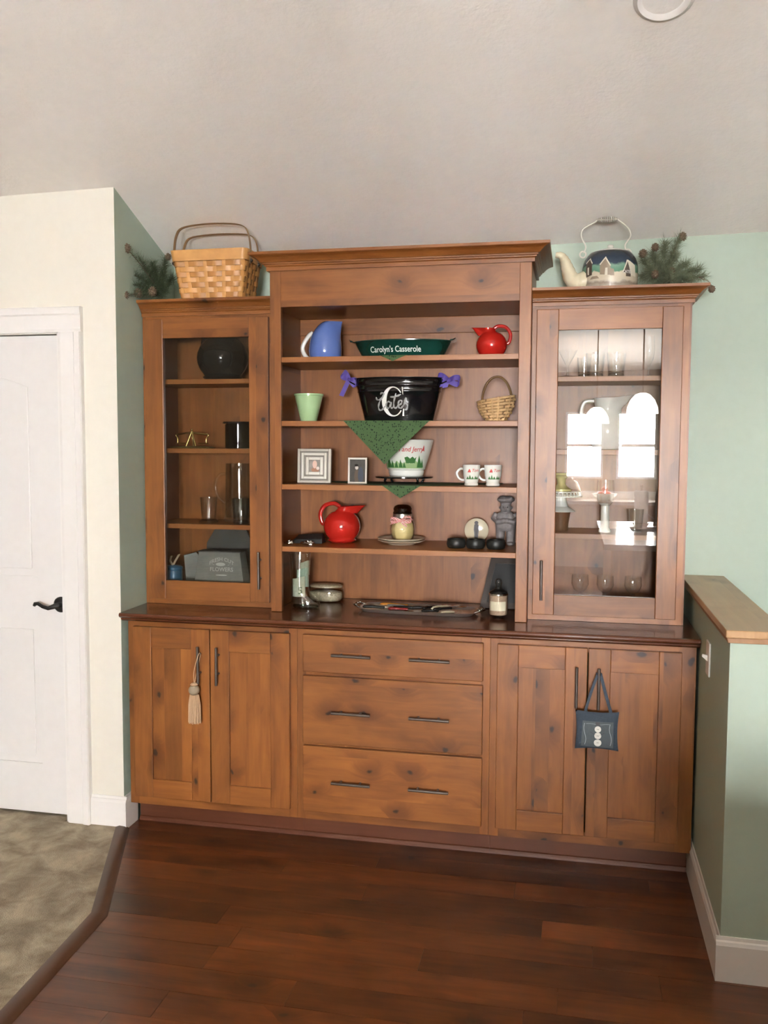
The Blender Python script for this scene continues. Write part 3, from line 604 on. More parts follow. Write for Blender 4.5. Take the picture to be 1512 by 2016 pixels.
# --- black oval tub with bows
TY = -.285; p = at(780, 790, 1, TY-.06); k = ps((p.x, TY-.09, 1.75)); tz = S2+.0025
t = thing('party_tub', 'black oval metal tub with large white letter C and purple bows', 'tub', (p.x, TY, tz))
TA0, TA1, TD0, TD1, TH = 70*k, 91*k, .075, .105, 86*k
def tr(f): return TA0+(TA1-TA0)*f, TD0+(TD1-TD0)*f
def tring(f, z, e=0, n=56): a, d = tr(f); return [((a+e)*math.cos(2*PI*i/n), (d+e)*math.sin(2*PI*i/n), z) for i in range(n)]
R_ = [tring(0, 0), tring(.0, .003)]
for f in (.4, .66, .675, .69, .705, .80, .815, .83, .845, .97): R_.append(tring(f, TH*f, .0022 if f in (.675, .69, .815, .83) else 0))
R_ += [tring(1, TH*.99, .004), tring(1, TH, .004), tring(1, TH, -.002), tring(0, .006, -.004)]
part('body', MB().rings(R_), BLACK, t, world=False, smooth=45)
def tub(x, z, o=.0035): f = z/TH; a, d = tr(f); return (x, -d*math.sqrt(max(0, 1-(x/a)**2))-o, z)
def stroke2d(pts, w):
    "closed outline of a pen stroke of changing width"
    P_ = [Vector((q[0], q[1], 0)) for q in pts]; quads = []; L_, R2 = [], []
    for i, q in enumerate(P_):
        d = (P_[min(i+1, len(P_)-1)]-P_[max(i-1, 0)]).normalized(); nn = Vector((-d.y, d.x, 0))*(w[i]/2 if isinstance(w, list) else w/2); L_.append(q+nn); R2.append(q-nn)
    for i in range(len(P_)-1): quads.append([(v.x, v.y) for v in (L_[i], L_[i+1], R2[i+1], R2[i])])
    return quads
# letter C: px box 757..796 x 758..818 (30 px tall half)
cxp, czp = (777.5-780)*k, (826-788)*k; n = 26; pts = []; ww = []
for i in range(n+1):
    a = math.radians(38+(322-38)*i/n); pts.append((cxp+19*k*math.cos(a), czp+28*k*math.sin(a))); ww.append((2.2+7.5*max(0, -math.cos(a))**1.3)*k)
q = stroke2d(pts, ww)
q += [[(cxp+17*k, czp+28*k), (cxp+19.5*k, czp+28*k), (cxp+19.5*k, czp+13*k), (cxp+18*k, czp+15*k)], [(cxp+17*k, czp-28*k), (cxp+20.5*k, czp-28*k), (cxp+20.5*k, czp-13*k), (cxp+18.5*k, czp-15*k)]]
decal(q, lambda x, y: tub(x, y), LW, t, 'lettering', cuts=0)
# script "Cates", strokes in pixels
SG = plain('silver_lettering', (.30, .30, .29), .45)
def px2(L): return [((x-780)*k, (826-y)*k) for x, y in L]
script = [[(751, 774), (754, 771), (758, 772), (757, 777), (751, 785), (747, 794), (747, 802), (751, 805), (756, 802), (760, 797)],
          [(742, 779), (744, 784), (750, 784), (756, 778)],
          [(772, 790), (767, 788), (763, 793), (763, 799), (767, 801), (771, 795), (773, 789), (772, 797), (774, 801), (778, 797)],
          [(783, 772), (779, 786), (778, 796), (780, 801), (784, 799), (787, 795)], [(771, 779), (778, 779), (786, 777), (793, 774)],
          [(787, 796), (793, 792), (794, 787), (790, 786), (787, 792), (788, 799), (792, 801), (797, 796)],
          [(797, 796), (802, 786), (803, 781), (800, 788), (805, 795), (803, 803), (799, 804)]]
q = []
for s_ in script:
    c = [(v.x, v.y) for v in curve([(a, b, 0) for a, b in px2(s_)], 4)]; q += stroke2d(c, [(1.6+2.2*abs(math.sin(.55*i)))*k for i in range(len(c))])
decal(q, lambda x, y: tub(x, y, .0045), SG, t, 'lettering', cuts=0)
PURP = plain('purple_ribbon', (.095, .055, .34), .5, sheen=.3)
def bow(parent, c, s, spin, tails, name='bow'):
    m = MB()
    for sg in (-1, 1):
        lp = [(0, 0, 0), (sg*.018*s, -.006, .012*s), (sg*.036*s, -.002, .014*s), (sg*.040*s, .004, .002*s), (sg*.030*s, .008, -.008*s), (0, .003, 0)]
        m.strip(curve(lp, 4), (0, .004, .020*s), (0, .3, 0), .002)
    for (x, z) in tails: m.strip(curve([(0, -.002, 0), (x*.5, -.006, z*.45), (x, -.003, z)], 4), (.018*s, 0, .006*s), (0, 1, 0), .001)
    m.ball((0, -.003, 0), .008*s, .007*s, .008*s, 10, 6)
    m.rot(spin, 'Y').move(*c); return part(name, m, PURP, parent, world=False)
bow(t, (-TA1*1.0-10*k, -.02, TH*.98), 1.0, math.radians(35), [(.012, -.075), (.05, .03)]); bow(t, (TA1*.98+12*k, -.02, TH*.93), 1.15, math.radians(8), [(-.03, -.03), (-.01, -.03)])
for s in (-1, 1): part('handle', MB().tube(curve([(s*TA1*.97, -.035, TH*.86), (s*TA1*1.10, -.02, TH*.93), (s*TA1*1.10, .02, TH*.93), (s*TA1*.97, .035, TH*.86)]), .003, 8), BLACK, t, world=False, smooth=60)
# --- cloths hanging over the shelf edges
def cloth_mat():
    m, tt, b, N, L = newmat('green_print_cloth'); tc = N('ShaderNodeTexCoord')
    mp = N('ShaderNodeVectorMath', operation='MULTIPLY'); mp.inputs[1].default_value = (1, .0, .8); L(tc.outputs['Object'], mp.inputs[0])
    v = N('ShaderNodeTexVoronoi'); v.inputs['Scale'].default_value = 125; v.inputs['Randomness'].default_value = .75; L(mp.outputs[0], v.inputs['Vector'])
    r = N('ShaderNodeValToRGB'); r.color_ramp.interpolation = 'EASE'; r.color_ramp.elements[0].position = .25; r.color_ramp.elements[1].position = .42
    r.color_ramp.elements[0].color = (.010, .026, .010, 1); r.color_ramp.elements[1].color = (.055, .105, .038, 1); L(v.outputs['Distance'], r.inputs[0]); L(r.outputs[0], b.inputs['Base Color'])
    b.inputs['Roughness'].default_value = .9; return m
CLOTH = cloth_mat()
YE = YC+.004                      # shelf front plane
def cloth(name, S_, pl, pr_, tip, spread, lab):
    "square cloth laid cornerwise on a shelf: hanging point in front, the rest lying flat behind"
    a, b, c = at(pl[0], pl[1], 1, YE), at(pr_[0], pr_[1], 1, YE), at(tip[0], tip[1], 1, YE-.004); z1 = S_+.0014
    m = MB(); n = 14; front = []; th = .0009
    for j in range(n+1):
        f = j/n; row = []
        for i in range(n+1):
            g = i/n; x = a.x+(b.x-a.x)*g; x = x*(1-f)+c.x*f; z = z1*(1-f)+c.z*f
            row.append(Vector((x, YE-.0025-.0035*f-.0018*math.sin(7*g+1)*f*(1-f)*4, z)))
        front.append(row)
    vs, fs = [], []
    def sheet(rows, off):
        nonlocal vs, fs
        base = len(vs); w_ = len(rows[0])
        for r in rows: vs += [q+off for q in r]
        for j in range(len(rows)-1):
            for i in range(w_-1): fs.append((base+j*w_+i, base+j*w_+i+1, base+(j+1)*w_+i+1, base+(j+1)*w_+i))
    flat = []
    for j in range(5):
        f = j/4; y = YE-.0025+(-.11-YE)*f; wl = spread*min(f, .75)/.75; row = []
        for i in range(n+1):
            g = i/n; row.append(Vector((max(.62, a.x-wl)*(1-g)+min(1.62, b.x+wl)*g, y, z1)))
        flat.append(row)
    rows = front[::-1]+flat[1:]
    sheet(rows, Vector((0, 0, 0)))
    o = part(name, MB().add(vs, fs), CLOTH, None, loc=((a.x+b.x)/2, YE, z1)); tag(o, lab, 'cloth')
    md = o.modifiers.new('thickness', 'SOLIDIFY'); md.thickness = .0008; md.offset = -1
cloth('table_cloth', S1, (748, 698), (800, 697), (773, 711), .12, 'green print cloth peeking out under the casserole dish')
cloth('table_cloth', S2, (676, 828), (846, 828), (757, 914), .22, 'green print cloth hanging in a large triangle under the black tub')
cloth('table_cloth', S3, (752, 955), (828, 957), (788, 981), .30, 'green print cloth with small point under the black bowl stand')
# --- splint basket
p = at(977, 800, 1, -.33); k = ps(p); SPL = plain('pale_splint', (.55, .36, .17), .6, noise=.3, nscale=25); SPD = plain('brown_splint', (.28, .17, .08), .6, noise=.2)
t = thing('splint_basket', 'small pale woven splint basket with arched handle', 'basket', (p.x, -.33, S2+.0005)); bw, bh = 37*k, 45*k
def er(z, e=0): f = z/bh; s_ = math.sqrt(max(.05, 1-(1-f)**2*.80)); return bw*s_+e, bw*.72*s_+e
random.seed(3)
for j in range(8):
    z = bh*(.03+j*.125); a, d = er(z+.004)
    pts = [((a+.0022*math.cos(9*th_+j*PI))*math.cos(th_), (d+.0022*math.cos(9*th_+j*PI))*math.sin(th_), z+.006+.013*math.cos(th_)*(z/bh)) for th_ in [2*PI*i/54 for i in range(54)]]
    part('weaver', MB().tube(pts, .0052, 6, closed=True, flat=(.28, 1)), SPL, t, world=False, smooth=60)
for i in range(18):
    th_ = 2*PI*i/18; pts = []
    for j in range(7): z = bh*j/6; a, d = er(z); pts.append((a*math.cos(th_), d*math.sin(th_), z+.002+.013*math.cos(th_)*(z/bh)))
    part('stake', MB().tube(pts, .0042, 6, flat=(1, .3)), SPL if i % 3 else SPD, t, world=False, smooth=60)
part('base', MB().lathe([(er(0)[0], 0), (er(0)[0], .003), (.001, .003)], 24, sy=.72), SPD, t, world=False)
part('handle', MB().tube(arc(.002, bh*.85, bw*.78, bh*1.10, -8, 188, 22), .0085, 8, flat=(.55, 1.2)), SPD, t, world=False, smooth=60)
# --- picture frames
def portrait(name, bgc, blobs, scale):
    m, tt, b, N, L = newmat(name); tc = N('ShaderNodeTexCoord'); prev = None
    nz = N('ShaderNodeTexNoise'); nz.inputs['Scale'].default_value = 60; L(tc.outputs['Object'], nz.inputs['Vector'])
    base = N('ShaderNodeMix', data_type='RGBA'); base.inputs[6].default_value = C3([c*.7 for c in bgc]); base.inputs[7].default_value = C3([min(1, c*1.3) for c in bgc]); L(nz.outputs['Fac'], base.inputs[0]); prev = base.outputs[2]
    for (cx, cz, rx, rz, col) in blobs:
        s_ = N('ShaderNodeVectorMath', operation='SUBTRACT'); s_.inputs[1].default_value = (cx, 0, cz); L(tc.outputs['Object'], s_.inputs[0])
        d_ = N('ShaderNodeVectorMath', operation='MULTIPLY'); d_.inputs[1].default_value = (1/rx, 0, 1/rz); L(s_.outputs[0], d_.inputs[0])
        l_ = N('ShaderNodeVectorMath', operation='LENGTH'); L(d_.outputs[0], l_.inputs[0])
        r_ = N('ShaderNodeMapRange', interpolation_type='SMOOTHSTEP'); r_.inputs[1].default_value = .85; r_.inputs[2].default_value = 1.1; r_.inputs[3].default_value = 1; r_.inputs[4].default_value = 0; L(l_.outputs['Value'], r_.inputs[0])
        mx = N('ShaderNodeMix', data_type='RGBA'); mx.inputs[7].default_value = C3(col); L(prev, mx.inputs[6]); L(r_.outputs[0], mx.inputs[0]); prev = mx.outputs[2]
    L(prev, b.inputs['Base Color']); b.inputs['Roughness'].default_value = .25; return m
def frame(loc, w, h, steps, mats, pic, lab, lean, rz):
    t = thing('picture_frame', lab, 'picture frame', loc, rz=rz); M_ = Matrix.Rotation(lean, 4, 'X'); tf = lambda p: M_@p; o = 0; y = 0
    for wd_, th_, mi in steps:
        for (a, b, c, d) in ((-w/2+o, -w/2+o+wd_, o, h-o), (w/2-o-wd_, w/2-o, o, h-o), (-w/2+o+wd_, w/2-o-wd_, o, o+wd_), (-w/2+o+wd_, w/2-o-wd_, h-o-wd_, h-o)):
            part('moulding', B(a, b, -th_, 0, c, d).tf(tf), mats[mi], t, world=False, bevel=.001)
        o += wd_
    part('picture', B(-w/2+o, w/2-o, -.0025, -.001, o, h-o).tf(tf), pic, t, world=False)
    part('backing', B(-w/2+.003, w/2-.003, 0, .003, .002, h-.003).tf(tf), BLACKM, t, world=False)
    part('strut', MB().prism([(.004, h*.55), (.010, h*.55), (h*.34, .001-h*.34*math.tan(0)), (h*.32, .001)], 0, -.012, .012), BLACKM, t, world=False)
    return t
p = at(620, 951, 1, -.36); k = ps(p); w, h = 67*k, 67*k
FS = [plain('antique_silver', (.46, .43, .38), .32, .8), plain('pale_silver', (.66, .64, .58), .3, .6), plain('dark_groove', (.24, .22, .19), .5)]
pic = portrait('framed_photo_portrait', (.30, .28, .25), [(.001, .055, .017, .011, (.38, .20, .13)), (-.001, .078, .010, .017, (.72, .50, .42)), (.012, .062, .007, .007, (.75, .66, .60))], 1)
frame((p.x, -.36, S3+.0018), w, h, [(5*k, .018, 0), (3*k, .013, 2), (5*k, .020, 1), (3*k, .015, 2), (6*k, .014, 1)], FS, pic, 'wide silver stepped picture frame holding a small portrait', -.06, .04)
p = at(704, 951, 1, -.36); k = ps(p); w, h = 38*k, 51*k
pic = portrait('framed_photo_couple', (.06, .055, .045), [(-.004, .030, .010, .030, (.10, .07, .05)), (.013, .035, .012, .035, (.05, .06, .08)), (-.004, .066, .007, .008, (.55, .50, .44)), (-.005, .076, .008, .005, (.015, .012, .01))], 1)
frame((p.x, -.36, S3+.0018), w, h, [(3.5*k, .008, 0)], [plain('white_frame', (.66, .62, .55), .4)], pic, 'small white framed dark photograph of a couple standing', -.05, .03)
# --- black stand and punch bowl
p = at(796, 940, 1, -.24); k = ps(p); t = thing('bowl_stand', 'round black footed stand under the white punch bowl', 'stand', (p.x, -.24, S3+.0018))
sh = .030
part('plate', MB().lathe([(56*k, sh-.008), (57*k, sh-.006), (57*k, sh-.001), (55*k, sh), (.001, sh-.001)], 40), BLACK, t, world=False, smooth=40)
for j in range(4):
    a = PI/4+j*PI/2; part('foot', MB().tube([(44*k*math.cos(a), 44*k*math.sin(a), sh-.007), (46*k*math.cos(a), 46*k*math.sin(a), .010), (42*k*math.cos(a), 42*k*math.sin(a), .004), (44*k*math.cos(a), 44*k*math.sin(a), 0)], [.006, .005, .005, .006], 8), BLACK, t, world=False, smooth=60)
MILK = plain('milk_glass', (.78, .80, .74), .12, coat=.5)
bz = S3+.0018+sh+.0005; t = thing('punch_bowl', 'white milk glass punch bowl with red lettering and green village scene', 'bowl', (p.x+4*k, -.24, bz)); BH = 71*k
def br(f): return (33+2*max(0, 1-abs(f-.12)/.12)+18*max(0, (f-.16)/.84)**.9+(2.5 if f > .17 else 0))*k
prof = [(32*k, 0), (33*k, .002)]+[(br(f), BH*f) for f in (.06, .12, .16, .19, .24, .35, .5, .65, .8, .93, .99)]+[(br(1)-.003, BH), (br(.8)-.005, BH*.8), (br(.3)-.006, BH*.3), (.001, BH*.1)]
part('body', MB().lathe(prof, 48), MILK, t, world=False, smooth=50)
def bowl(x, z, o=.0012): r = br(min(1, max(0, z/BH)))+o; a = x/r; return (r*math.sin(a), -r*math.cos(a), z)
REDP = plain('red_print', (.55, .05, .05), .4); GRNP = plain('green_print', (.04, .16, .035), .4); GRNL = plain('pale_green_print', (.33, .48, .22), .4)
lettering('Tom and Jerry', 13*k, lambda x, y: bowl(x*.92+8*k, y+BH*.68), REDP, t, shear=.3, bold=.0003)
decal([[(x+43*k, z+BH*.70) for x, z in ((-5*k, -2*k), (-1*k, 2*k), (1*k, 7*k), (3*k, 11*k), (4*k, 5*k), (4*k, -2*k), (1*k, 0))]], bowl, REDP, t, 'print', 1)
random.seed(5); gl, gd = [], []
for j in range(9):
    x = (-40+j*9.5)*k; gl.append([(x-7*k, BH*.22), (x+7*k, BH*.22), (x+6*k, BH*.34), (x, BH*(.38+.05*(j % 2))), (x-6*k, BH*.33)])
for (x, hgt, w_) in ((-31, 21, 7), (-22, 15, 4), (-13, 13, 4), (-4, 16, 4), (3, 12, 3), (34, 24, 6), (41, 17, 4)):
    gd.append([((x-w_)*k, BH*.24), ((x+w_)*k, BH*.24), ((x+w_*.55)*k, BH*.24+hgt*.5*k), (x*k, BH*.24+hgt*k), ((x-w_*.55)*k, BH*.24+hgt*.5*k)])
gd.append([(x*k, BH*.36+z*k) for x, z in ((7, 0), (24, 0), (28, 12), (24, 9), (20, 13), (15, 9), (10, 13), (4, 11))])
decal(gl, bowl, GRNL, t, 'print', 1); decal(gd, lambda x, z: bowl(x, z, .0018), GRNP, t, 'print', 1)
# --- two mugs
def mug(px, lab, y):
    p = at(px, 935, 1, y); k = ps(p); t = thing('mug', lab, 'mug', (p.x, y, S3+.0018), group='milk glass mugs', rz=0); H = 41*k
    f_ = lambda f: (12.5+1.2*(f < .12)+4.8*max(0, (f-.12)/.88)**.7)*k
    part('body', MB().lathe([(12.8*k, 0), (13.8*k, .002), (13.6*k, H*.10), (12.6*k, H*.14), (14.3*k, H*.28), (16*k, H*.5), (17*k, H*.8), (17.5*k, H), (16*k, H), (15*k, H*.7), (.001, H*.2)], 36), MILK, t, world=False, smooth=45)
    part('handle', MB().tube(curve([(-15.5*k, 0, H*.80), (-22*k, 0, H*.80), (-28.5*k, 0, H*.62), (-26*k, 0, H*.40), (-20*k, 0, H*.28), (-14*k, 0, H*.27)]), 2.3*k, 10), MILK, t, world=False, smooth=60)
    def mg(x, z): r = (14.3+2.9*min(1, max(0, (z/H-.28)/.6))**.8)*k+.0012; a = x/r; return (r*math.sin(a), -r*math.cos(a), z)
    decal([[(x*k, H*.70+z*k) for x, z in ((-6, -2), (1, -2), (0, 2), (-2, 5), (-4, 2))]], mg, REDP, t, 'print', 1)
    lettering('Tom', 8*k, lambda x, y: mg(x+10*k, y+H*.68), REDP, t, shear=.3, bold=.0002)
    decal([[((x-3)*k, H*.32), ((x+3)*k, H*.32), (x*k, H*.32+h_*k)] for x, h_ in ((-6, 6), (-1, 9), (4, 6), (10, 7), (14, 6))], mg, GRNP, t, 'print', 1)
mug(928, 'white footed mug with red and green print, beside the punch bowl stand', -.405)
mug(970.5, 'white footed mug with red and green print, nearest the hutch side panel', -.395)
# --- candle jar on two plates
p = at(790, 1068, 1, -.27); k = ps(p); PLT = plain('cream_plate', (.70, .66, .54), .25, coat=.3); py_ = -.265
for j, lab in enumerate(('cream saucer at the bottom of the pair under the candle jar', 'cream saucer with dark rim line directly under the candle jar')):
    z0 = S4+.0005+j*.0095; t = thing('saucer', lab, 'plate', (p.x, py_, z0))
    part('dish', MB().lathe([(26*k, 0), (27*k, .003), (38*k, .008), (47*k, .016), (47.5*k, .0175), (46*k, .0175), (37*k, .0105), (25*k, .0062), (.001, .0060)], 48), PLT, t, world=False, smooth=50)
    part('rim_line', MB().tube([(45.2*k*math.cos(a*PI/24), 45.2*k*math.sin(a*PI/24), .0175) for a in range(48)], .0008, 5, closed=True), plain('rim_brown', (.16, .11, .06), .4), t, world=False)
z0 = S4+.0005+.0095+.0062+.0006; t = thing('candle_jar', 'glass jar of ribbed yellow wax with gingham bow', 'candle', (p.x+2*k, py_, z0)); WAX = plain('yellow_wax', (.72, .58, .26), .45)
n = 60; hh = 40*k; rings = []
for f, r in ((0, 15), (.05, 18), (.25, 21.5), (.5, 22.5), (.75, 21), (.92, 17), (1, 14)):
    rings.append([((r*(1-.09*abs(math.sin(5*2*PI*i/n*.5*1.2)))*k)*math.cos(2*PI*i/n), (r*(1-.09*abs(math.sin(5*2*PI*i/n*.5*1.2)))*k)*math.sin(2*PI*i/n), .003+hh*f) for i in range(n)])
part('wax', MB().rings(rings), WAX, t, world=False, smooth=70)
part('jar', MB().lathe([(17*k, 0), (20.5*k, .003), (24*k, 12*k), (24.7*k, 22*k), (23*k, 34*k), (17.5*k, 44*k), (17*k, 47*k), (17.5*k, 48*k)], 40, cap1=False), CLEAR, t, world=False, smooth=60)
part('collar', MB().lathe([(17*k, 45*k), (18.5*k, 45*k), (18.5*k, 52*k), (16*k, 53*k)], 32, cap0=False, cap1=False), plain('tin', (.55, .53, .48), .3, .9), t, world=False, smooth=40)
part('lid', MB().lathe([(19*k, 52*k), (19*k, 55*k), (17.5*k, 57*k), (18.5*k, 62*k), (16*k, 67*k), (10*k, 70*k), (.001, 70.5*k)], 32), glass('smoky_glass', (.42, .36, .30), 1.5, edge=.6), t, world=False, smooth=50)
def gingham():
    m, tt, b, N, L = newmat('gingham'); tc = N('ShaderNodeTexCoord'); ck = N('ShaderNodeTexChecker'); ck.inputs['Scale'].default_value = 260; L(tc.outputs['Object'], ck.inputs['Vector'])
    ck.inputs[1].default_value = (.55, .09, .07, 1); ck.inputs[2].default_value = (.75, .55, .50, 1); L(ck.outputs[0], b.inputs['Base Color']); b.inputs['Roughness'].default_value = .8; return m
GING = gingham(); m = MB().tube([(20.5*k*math.cos(a*PI/18), 20.5*k*math.sin(a*PI/18), 41*k) for a in range(36)], .003, 6, closed=True, flat=(.4, 1.4))
for sg, zz in ((-1, 0), (1, 3)):
    m.strip(curve([(0, -21*k, 40*k), (sg*9*k, -24*k, (44+zz)*k), (sg*19*k, -20*k, (44+zz)*k), (sg*20*k, -18*k, 38*k), (sg*9*k, -22*k, 37*k), (0, -21.5*k, 40*k)], 4), (0, .002, .010), (0, 1, 0), .001)
m.strip([(0, -22*k, 39*k), (7*k, -25*k, 33*k), (13*k, -26*k, 29*k)], (.006, 0, .006), (0, 1, 0), .001).strip([(0, -22*k, 39*k), (-12*k, -24*k, 35*k), (-20*k, -22*k, 33*k)], (.006, 0, .006), (0, 1, 0), .001)
part('gingham_bow', m, GING, t, world=False, label='red and white gingham bow')
# --- glass disc ornament with a dark printed figure
p = at(939, 1043, 1, -.18); k = ps(p); t = thing('medallion', 'round cream plaque with a dark printed figure behind the black cups', 'ornament', (p.x, -.19, S4+.0005)); R0 = 23.5*k
part('disc', MB().lathe([(.001, 0), (R0*.9, 0), (R0, .003), (R0, .010), (R0*.9, .013), (.001, .015)], 40).rot(PI/2, 'X').move(0, 0, R0+.008), plain('ivory', (.60, .53, .38), .2, coat=.5), t, world=False, smooth=50)
FIG = plain('dark_print', (.05, .045, .05), .5)
fz = R0+.008
for poly_ in (disc(0, fz+15*k, 4*k, 3.5*k), [(-4*k, fz+12*k), (4*k, fz+12*k), (5*k, fz+2*k), (3*k, fz-17*k), (-3.5*k, fz-17*k), (-5*k, fz+2*k)], [(-8*k, fz-17*k), (8*k, fz-17*k), (7*k, fz-18.5*k), (-7*k, fz-18.5*k)]): decal([poly_], lambda x, z: (x, -.0156, z), FIG, t, 'print', 0)
part('stand', B(-R0*.7, R0*.7, -.024, .012, 0, .012).box(-R0*.7, R0*.7, .004, .012, .012, .03), BLACKM, t, world=False, bevel=.002)
# --- chef figurine (one mesh)
p = at(1000, 1067, 1, -.19); k = ps(p); t = thing('chef_figurine', 'grey carved chef figurine with tall hat and folded arms', 'figurine', (p.x-.010, -.20, S4+.0005))
m = MB()
for s in (-1, 1):
    m.rings([[(s*10*k+r*math.cos(2*PI*i/14), r*math.sin(2*PI*i/14)-.002*(z < 4*k), z) for i in range(14)] for z, r in ((0, 7*k), (3*k, 8.5*k), (8*k, 8*k), (20*k, 8.5*k), (32*k, 9.5*k), (38*k, 9*k))])
    m.ball((s*10*k, -6*k, 3*k), 7*k, 10*k, 4*k)
    m.tube([(s*18*k, 0, 62*k), (s*23*k, -2*k, 52*k), (s*15*k, -13*k, 46*k), (s*2*k, -17*k, 49*k)], [6*k, 6.2*k, 5.2*k, 4.2*k], 12)
    m.ball((s*3*k, -18*k, 49*k), 5*k)
m.rings([[(r*1.15*math.cos(2*PI*i/20), r*.85*math.sin(2*PI*i/20), z) for i in range(20)] for z, r in ((28*k, 14*k), (34*k, 17*k), (44*k, 18*k), (56*k, 17*k), (63*k, 13*k), (67*k, 7*k))])
m.ball((0, -2*k, 73*k), 11*k, 11*k, 12*k).ball((0, -13*k, 72*k), 2.4*k, 3*k, 2.6*k)
m.ball((-11*k, 0, 73*k), 2.5*k).ball((11*k, 0, 73*k), 2.5*k)
m.rings([[(r*math.cos(2*PI*i/18), r*math.sin(2*PI*i/18), z) for i in range(18)] for z, r in ((80*k, 10.5*k), (84*k, 11.5*k), (86*k, 13*k))])
m.ball((0, -1*k, 89*k), 17*k, 15*k, 7*k); m.ball((-5*k, -3*k, 92*k), 9*k, 9*k, 5*k); m.ball((6*k, -2*k, 91.5*k), 9*k, 9*k, 5*k)
o = part('body', m, plain('grey_stone', (.22, .20, .20), .7, noise=.35, nscale=45, bump=.3, bscale=300), t, world=False, smooth=80)
md = o.modifiers.new('remesh', 'REMESH'); md.mode = 'VOXEL'; md.voxel_size = .0022; md.use_smooth_shade = True
eye = MB()
for s in (-1, 1): eye.ball((s*4*k, -12.4*k, 75*k), 1.3*k, 1*k, 1.5*k, 8, 6)
eye.tube([(-4*k, -12.6*k, 68*k), (0, -13.4*k, 67*k), (4*k, -12.6*k, 68*k)], .7*k, 6)
part('face_detail', eye, plain('dark_grey', (.05, .045, .045), .7), t, world=False)
# --- black cups in a row
BLKIRON = plain('black_iron', (.012, .013, .012), .42)
for j, (px, lab) in enumerate(((898, 'low black bowl next to the saucers, end of the row'), (936, 'low black bowl in front of the round plaque, middle of the row'), (976, 'low black bowl in front of the chef figurine'))):
    p = at(px, 1070, 1, -.36); k = ps(p)
    o = part('small_bowl', MB().lathe([(15*k, 0), (17.5*k, 2*k), (19*k, 8*k), (18*k, 17*k), (17*k, 18*k), (15.5*k, 17*k), (15*k, 6*k), (.001, 4*k)], 28), BLKIRON, None, world=False, smooth=50, loc=(p.x, -.355, S4+.0005)); tag(o, lab, 'bowl', 'black bowls')
# --- clear packet of beads and a folded black thing
p = at(603, 1065, 1, -.36); k = ps(p)
o = part('folded_napkin', MB().rings([[(x*k, y, z*k) for x, y, z in ((-32, .04, 0), (34, .04, 0), (34, -.03, 0), (-32, -.03, 0))], [(x*k, y, z*k) for x, y, z in ((-22, .03, 15), (28, .035, 19), (34, -.025, 9), (-20, -.02, 8))]]), BLACKM, None, world=False, bevel=.003, loc=(p.x-.008, -.32, S4+.0005)); tag(o, 'folded black cloth bundle behind the silver trinkets', 'napkin')
random.seed(9)
for j, (px, w_, lab) in enumerate(((570, 9, 'crumpled bit of silver foil in the shelf corner'), (606, 14, 'crumpled strip of silver foil in front of the black bundle'))):
    p = at(px, 1072, 1, -.40); m = MB().ball((0, 0, .007), w_*k, .014, .007, 12, 7)
    m.tf(lambda q: Vector((q.x*(1+random.uniform(-.25, .25)), q.y*(1+random.uniform(-.25, .25)), max(0, q.z*(1+random.uniform(-.3, .5))))))
    o = part('foil', m, SILVER, None, world=False, loc=(p.x, -.405, S4+.0005)); tag(o, lab, 'foil')
# ================================================================== on the worktop
WZ = ZC+.0005
p = at(594, 1190, 1, -.36); k = ps(p); t = thing('boot_glass', 'clear glass boot stuffed with rolled dollar bills', 'glass', (p.x, -.36, WZ)); m = MB()
rb = []
for z, cx, rx, ry in ((0, 8, 27, 16), (2, 8, 28, 17), (9, 8, 29, 17.5), (16, 6, 27, 17), (24, 1, 22, 17), (32, -3, 18, 16.5), (45, -4, 18, 17.5), (65, -4, 19.5, 19), (85, -4, 20.5, 20), (104, -4, 21.5, 21), (108, -4, 22, 21.5)):
    rb.append([((cx+rx*math.cos(2*PI*i/36))*k, ry*math.sin(2*PI*i/36)*k, z*k) for i in range(36)])
ri = [[(v[0]*.9-.0003, v[1]*.88, v[2]) for v in r] for r in rb[::-1]][:-2]
part('boot', MB().rings(rb+ri), CLEAR, t, world=False, smooth=60)
part('sole', MB().rings([[((8+r*27*math.cos(2*PI*i/36))*k, r*16*math.sin(2*PI*i/36)*k, z*k) for i in range(36)] for z, r in ((1.5, .93), (5, .96), (7, .85))]), glass('thick_glass', (.62, .66, .60), 1.55, edge=.6), t, world=False, smooth=60)
BILL = plain('banknote', (.50, .54, .42), .8, noise=.25, nscale=120); BILD = plain('banknote_ink', (.16, .22, .15), .8)
for j, (x, zc_b, w_, h_, cur, lab) in enumerate(((-6, 40, 26, 38, .9, 'curled five dollar bill at the front of the glass boot'), (0, 58, 24, 36, .7, 'curled green backed bill in the middle of the glass boot'), (2, 76, 18, 26, .5, 'rolled bill standing tallest in the glass boot'))):
    y0 = -.36-.020+j*.012; q = MB(); rows = []
    for a in range(13):
        f = a/12-.5; xx = f*w_*k; yy = -math.cos(f*2.2)*w_*k*.35*cur
        rows.append([(xx, yy+.012, -h_*k/2), (xx, yy+.012, h_*k/2+(.006*math.sin(3*f))), (xx, yy+.0125, h_*k/2+(.006*math.sin(3*f))), (xx, yy+.0125, -h_*k/2)])
    q.rings(rows); b_ = thing('banknote', lab, 'banknote', (p.x+x*k, y0+.018, WZ+zc_b*k)); part('note', q, BILL if j != 1 else plain('banknote_back', (.33, .45, .36), .8, noise=.2), b_, world=False, smooth=60)
    if j == 0: lettering('5', 20*k, lambda u, v: (u+4*k, -math.cos((u+4*k)/(w_*k)*2.2)*w_*k*.35*cur+.0112, v-13*k), BILD, b_, bold=.0004)
# coins and silver in the foot of the boot
m = MB().ball((10*k, -2*k, 15*k), 12*k, 9*k, 5*k, 12, 8); m.tf(lambda q: Vector((q.x, q.y, q.z*(1+.15*math.sin(q.x*900)))))
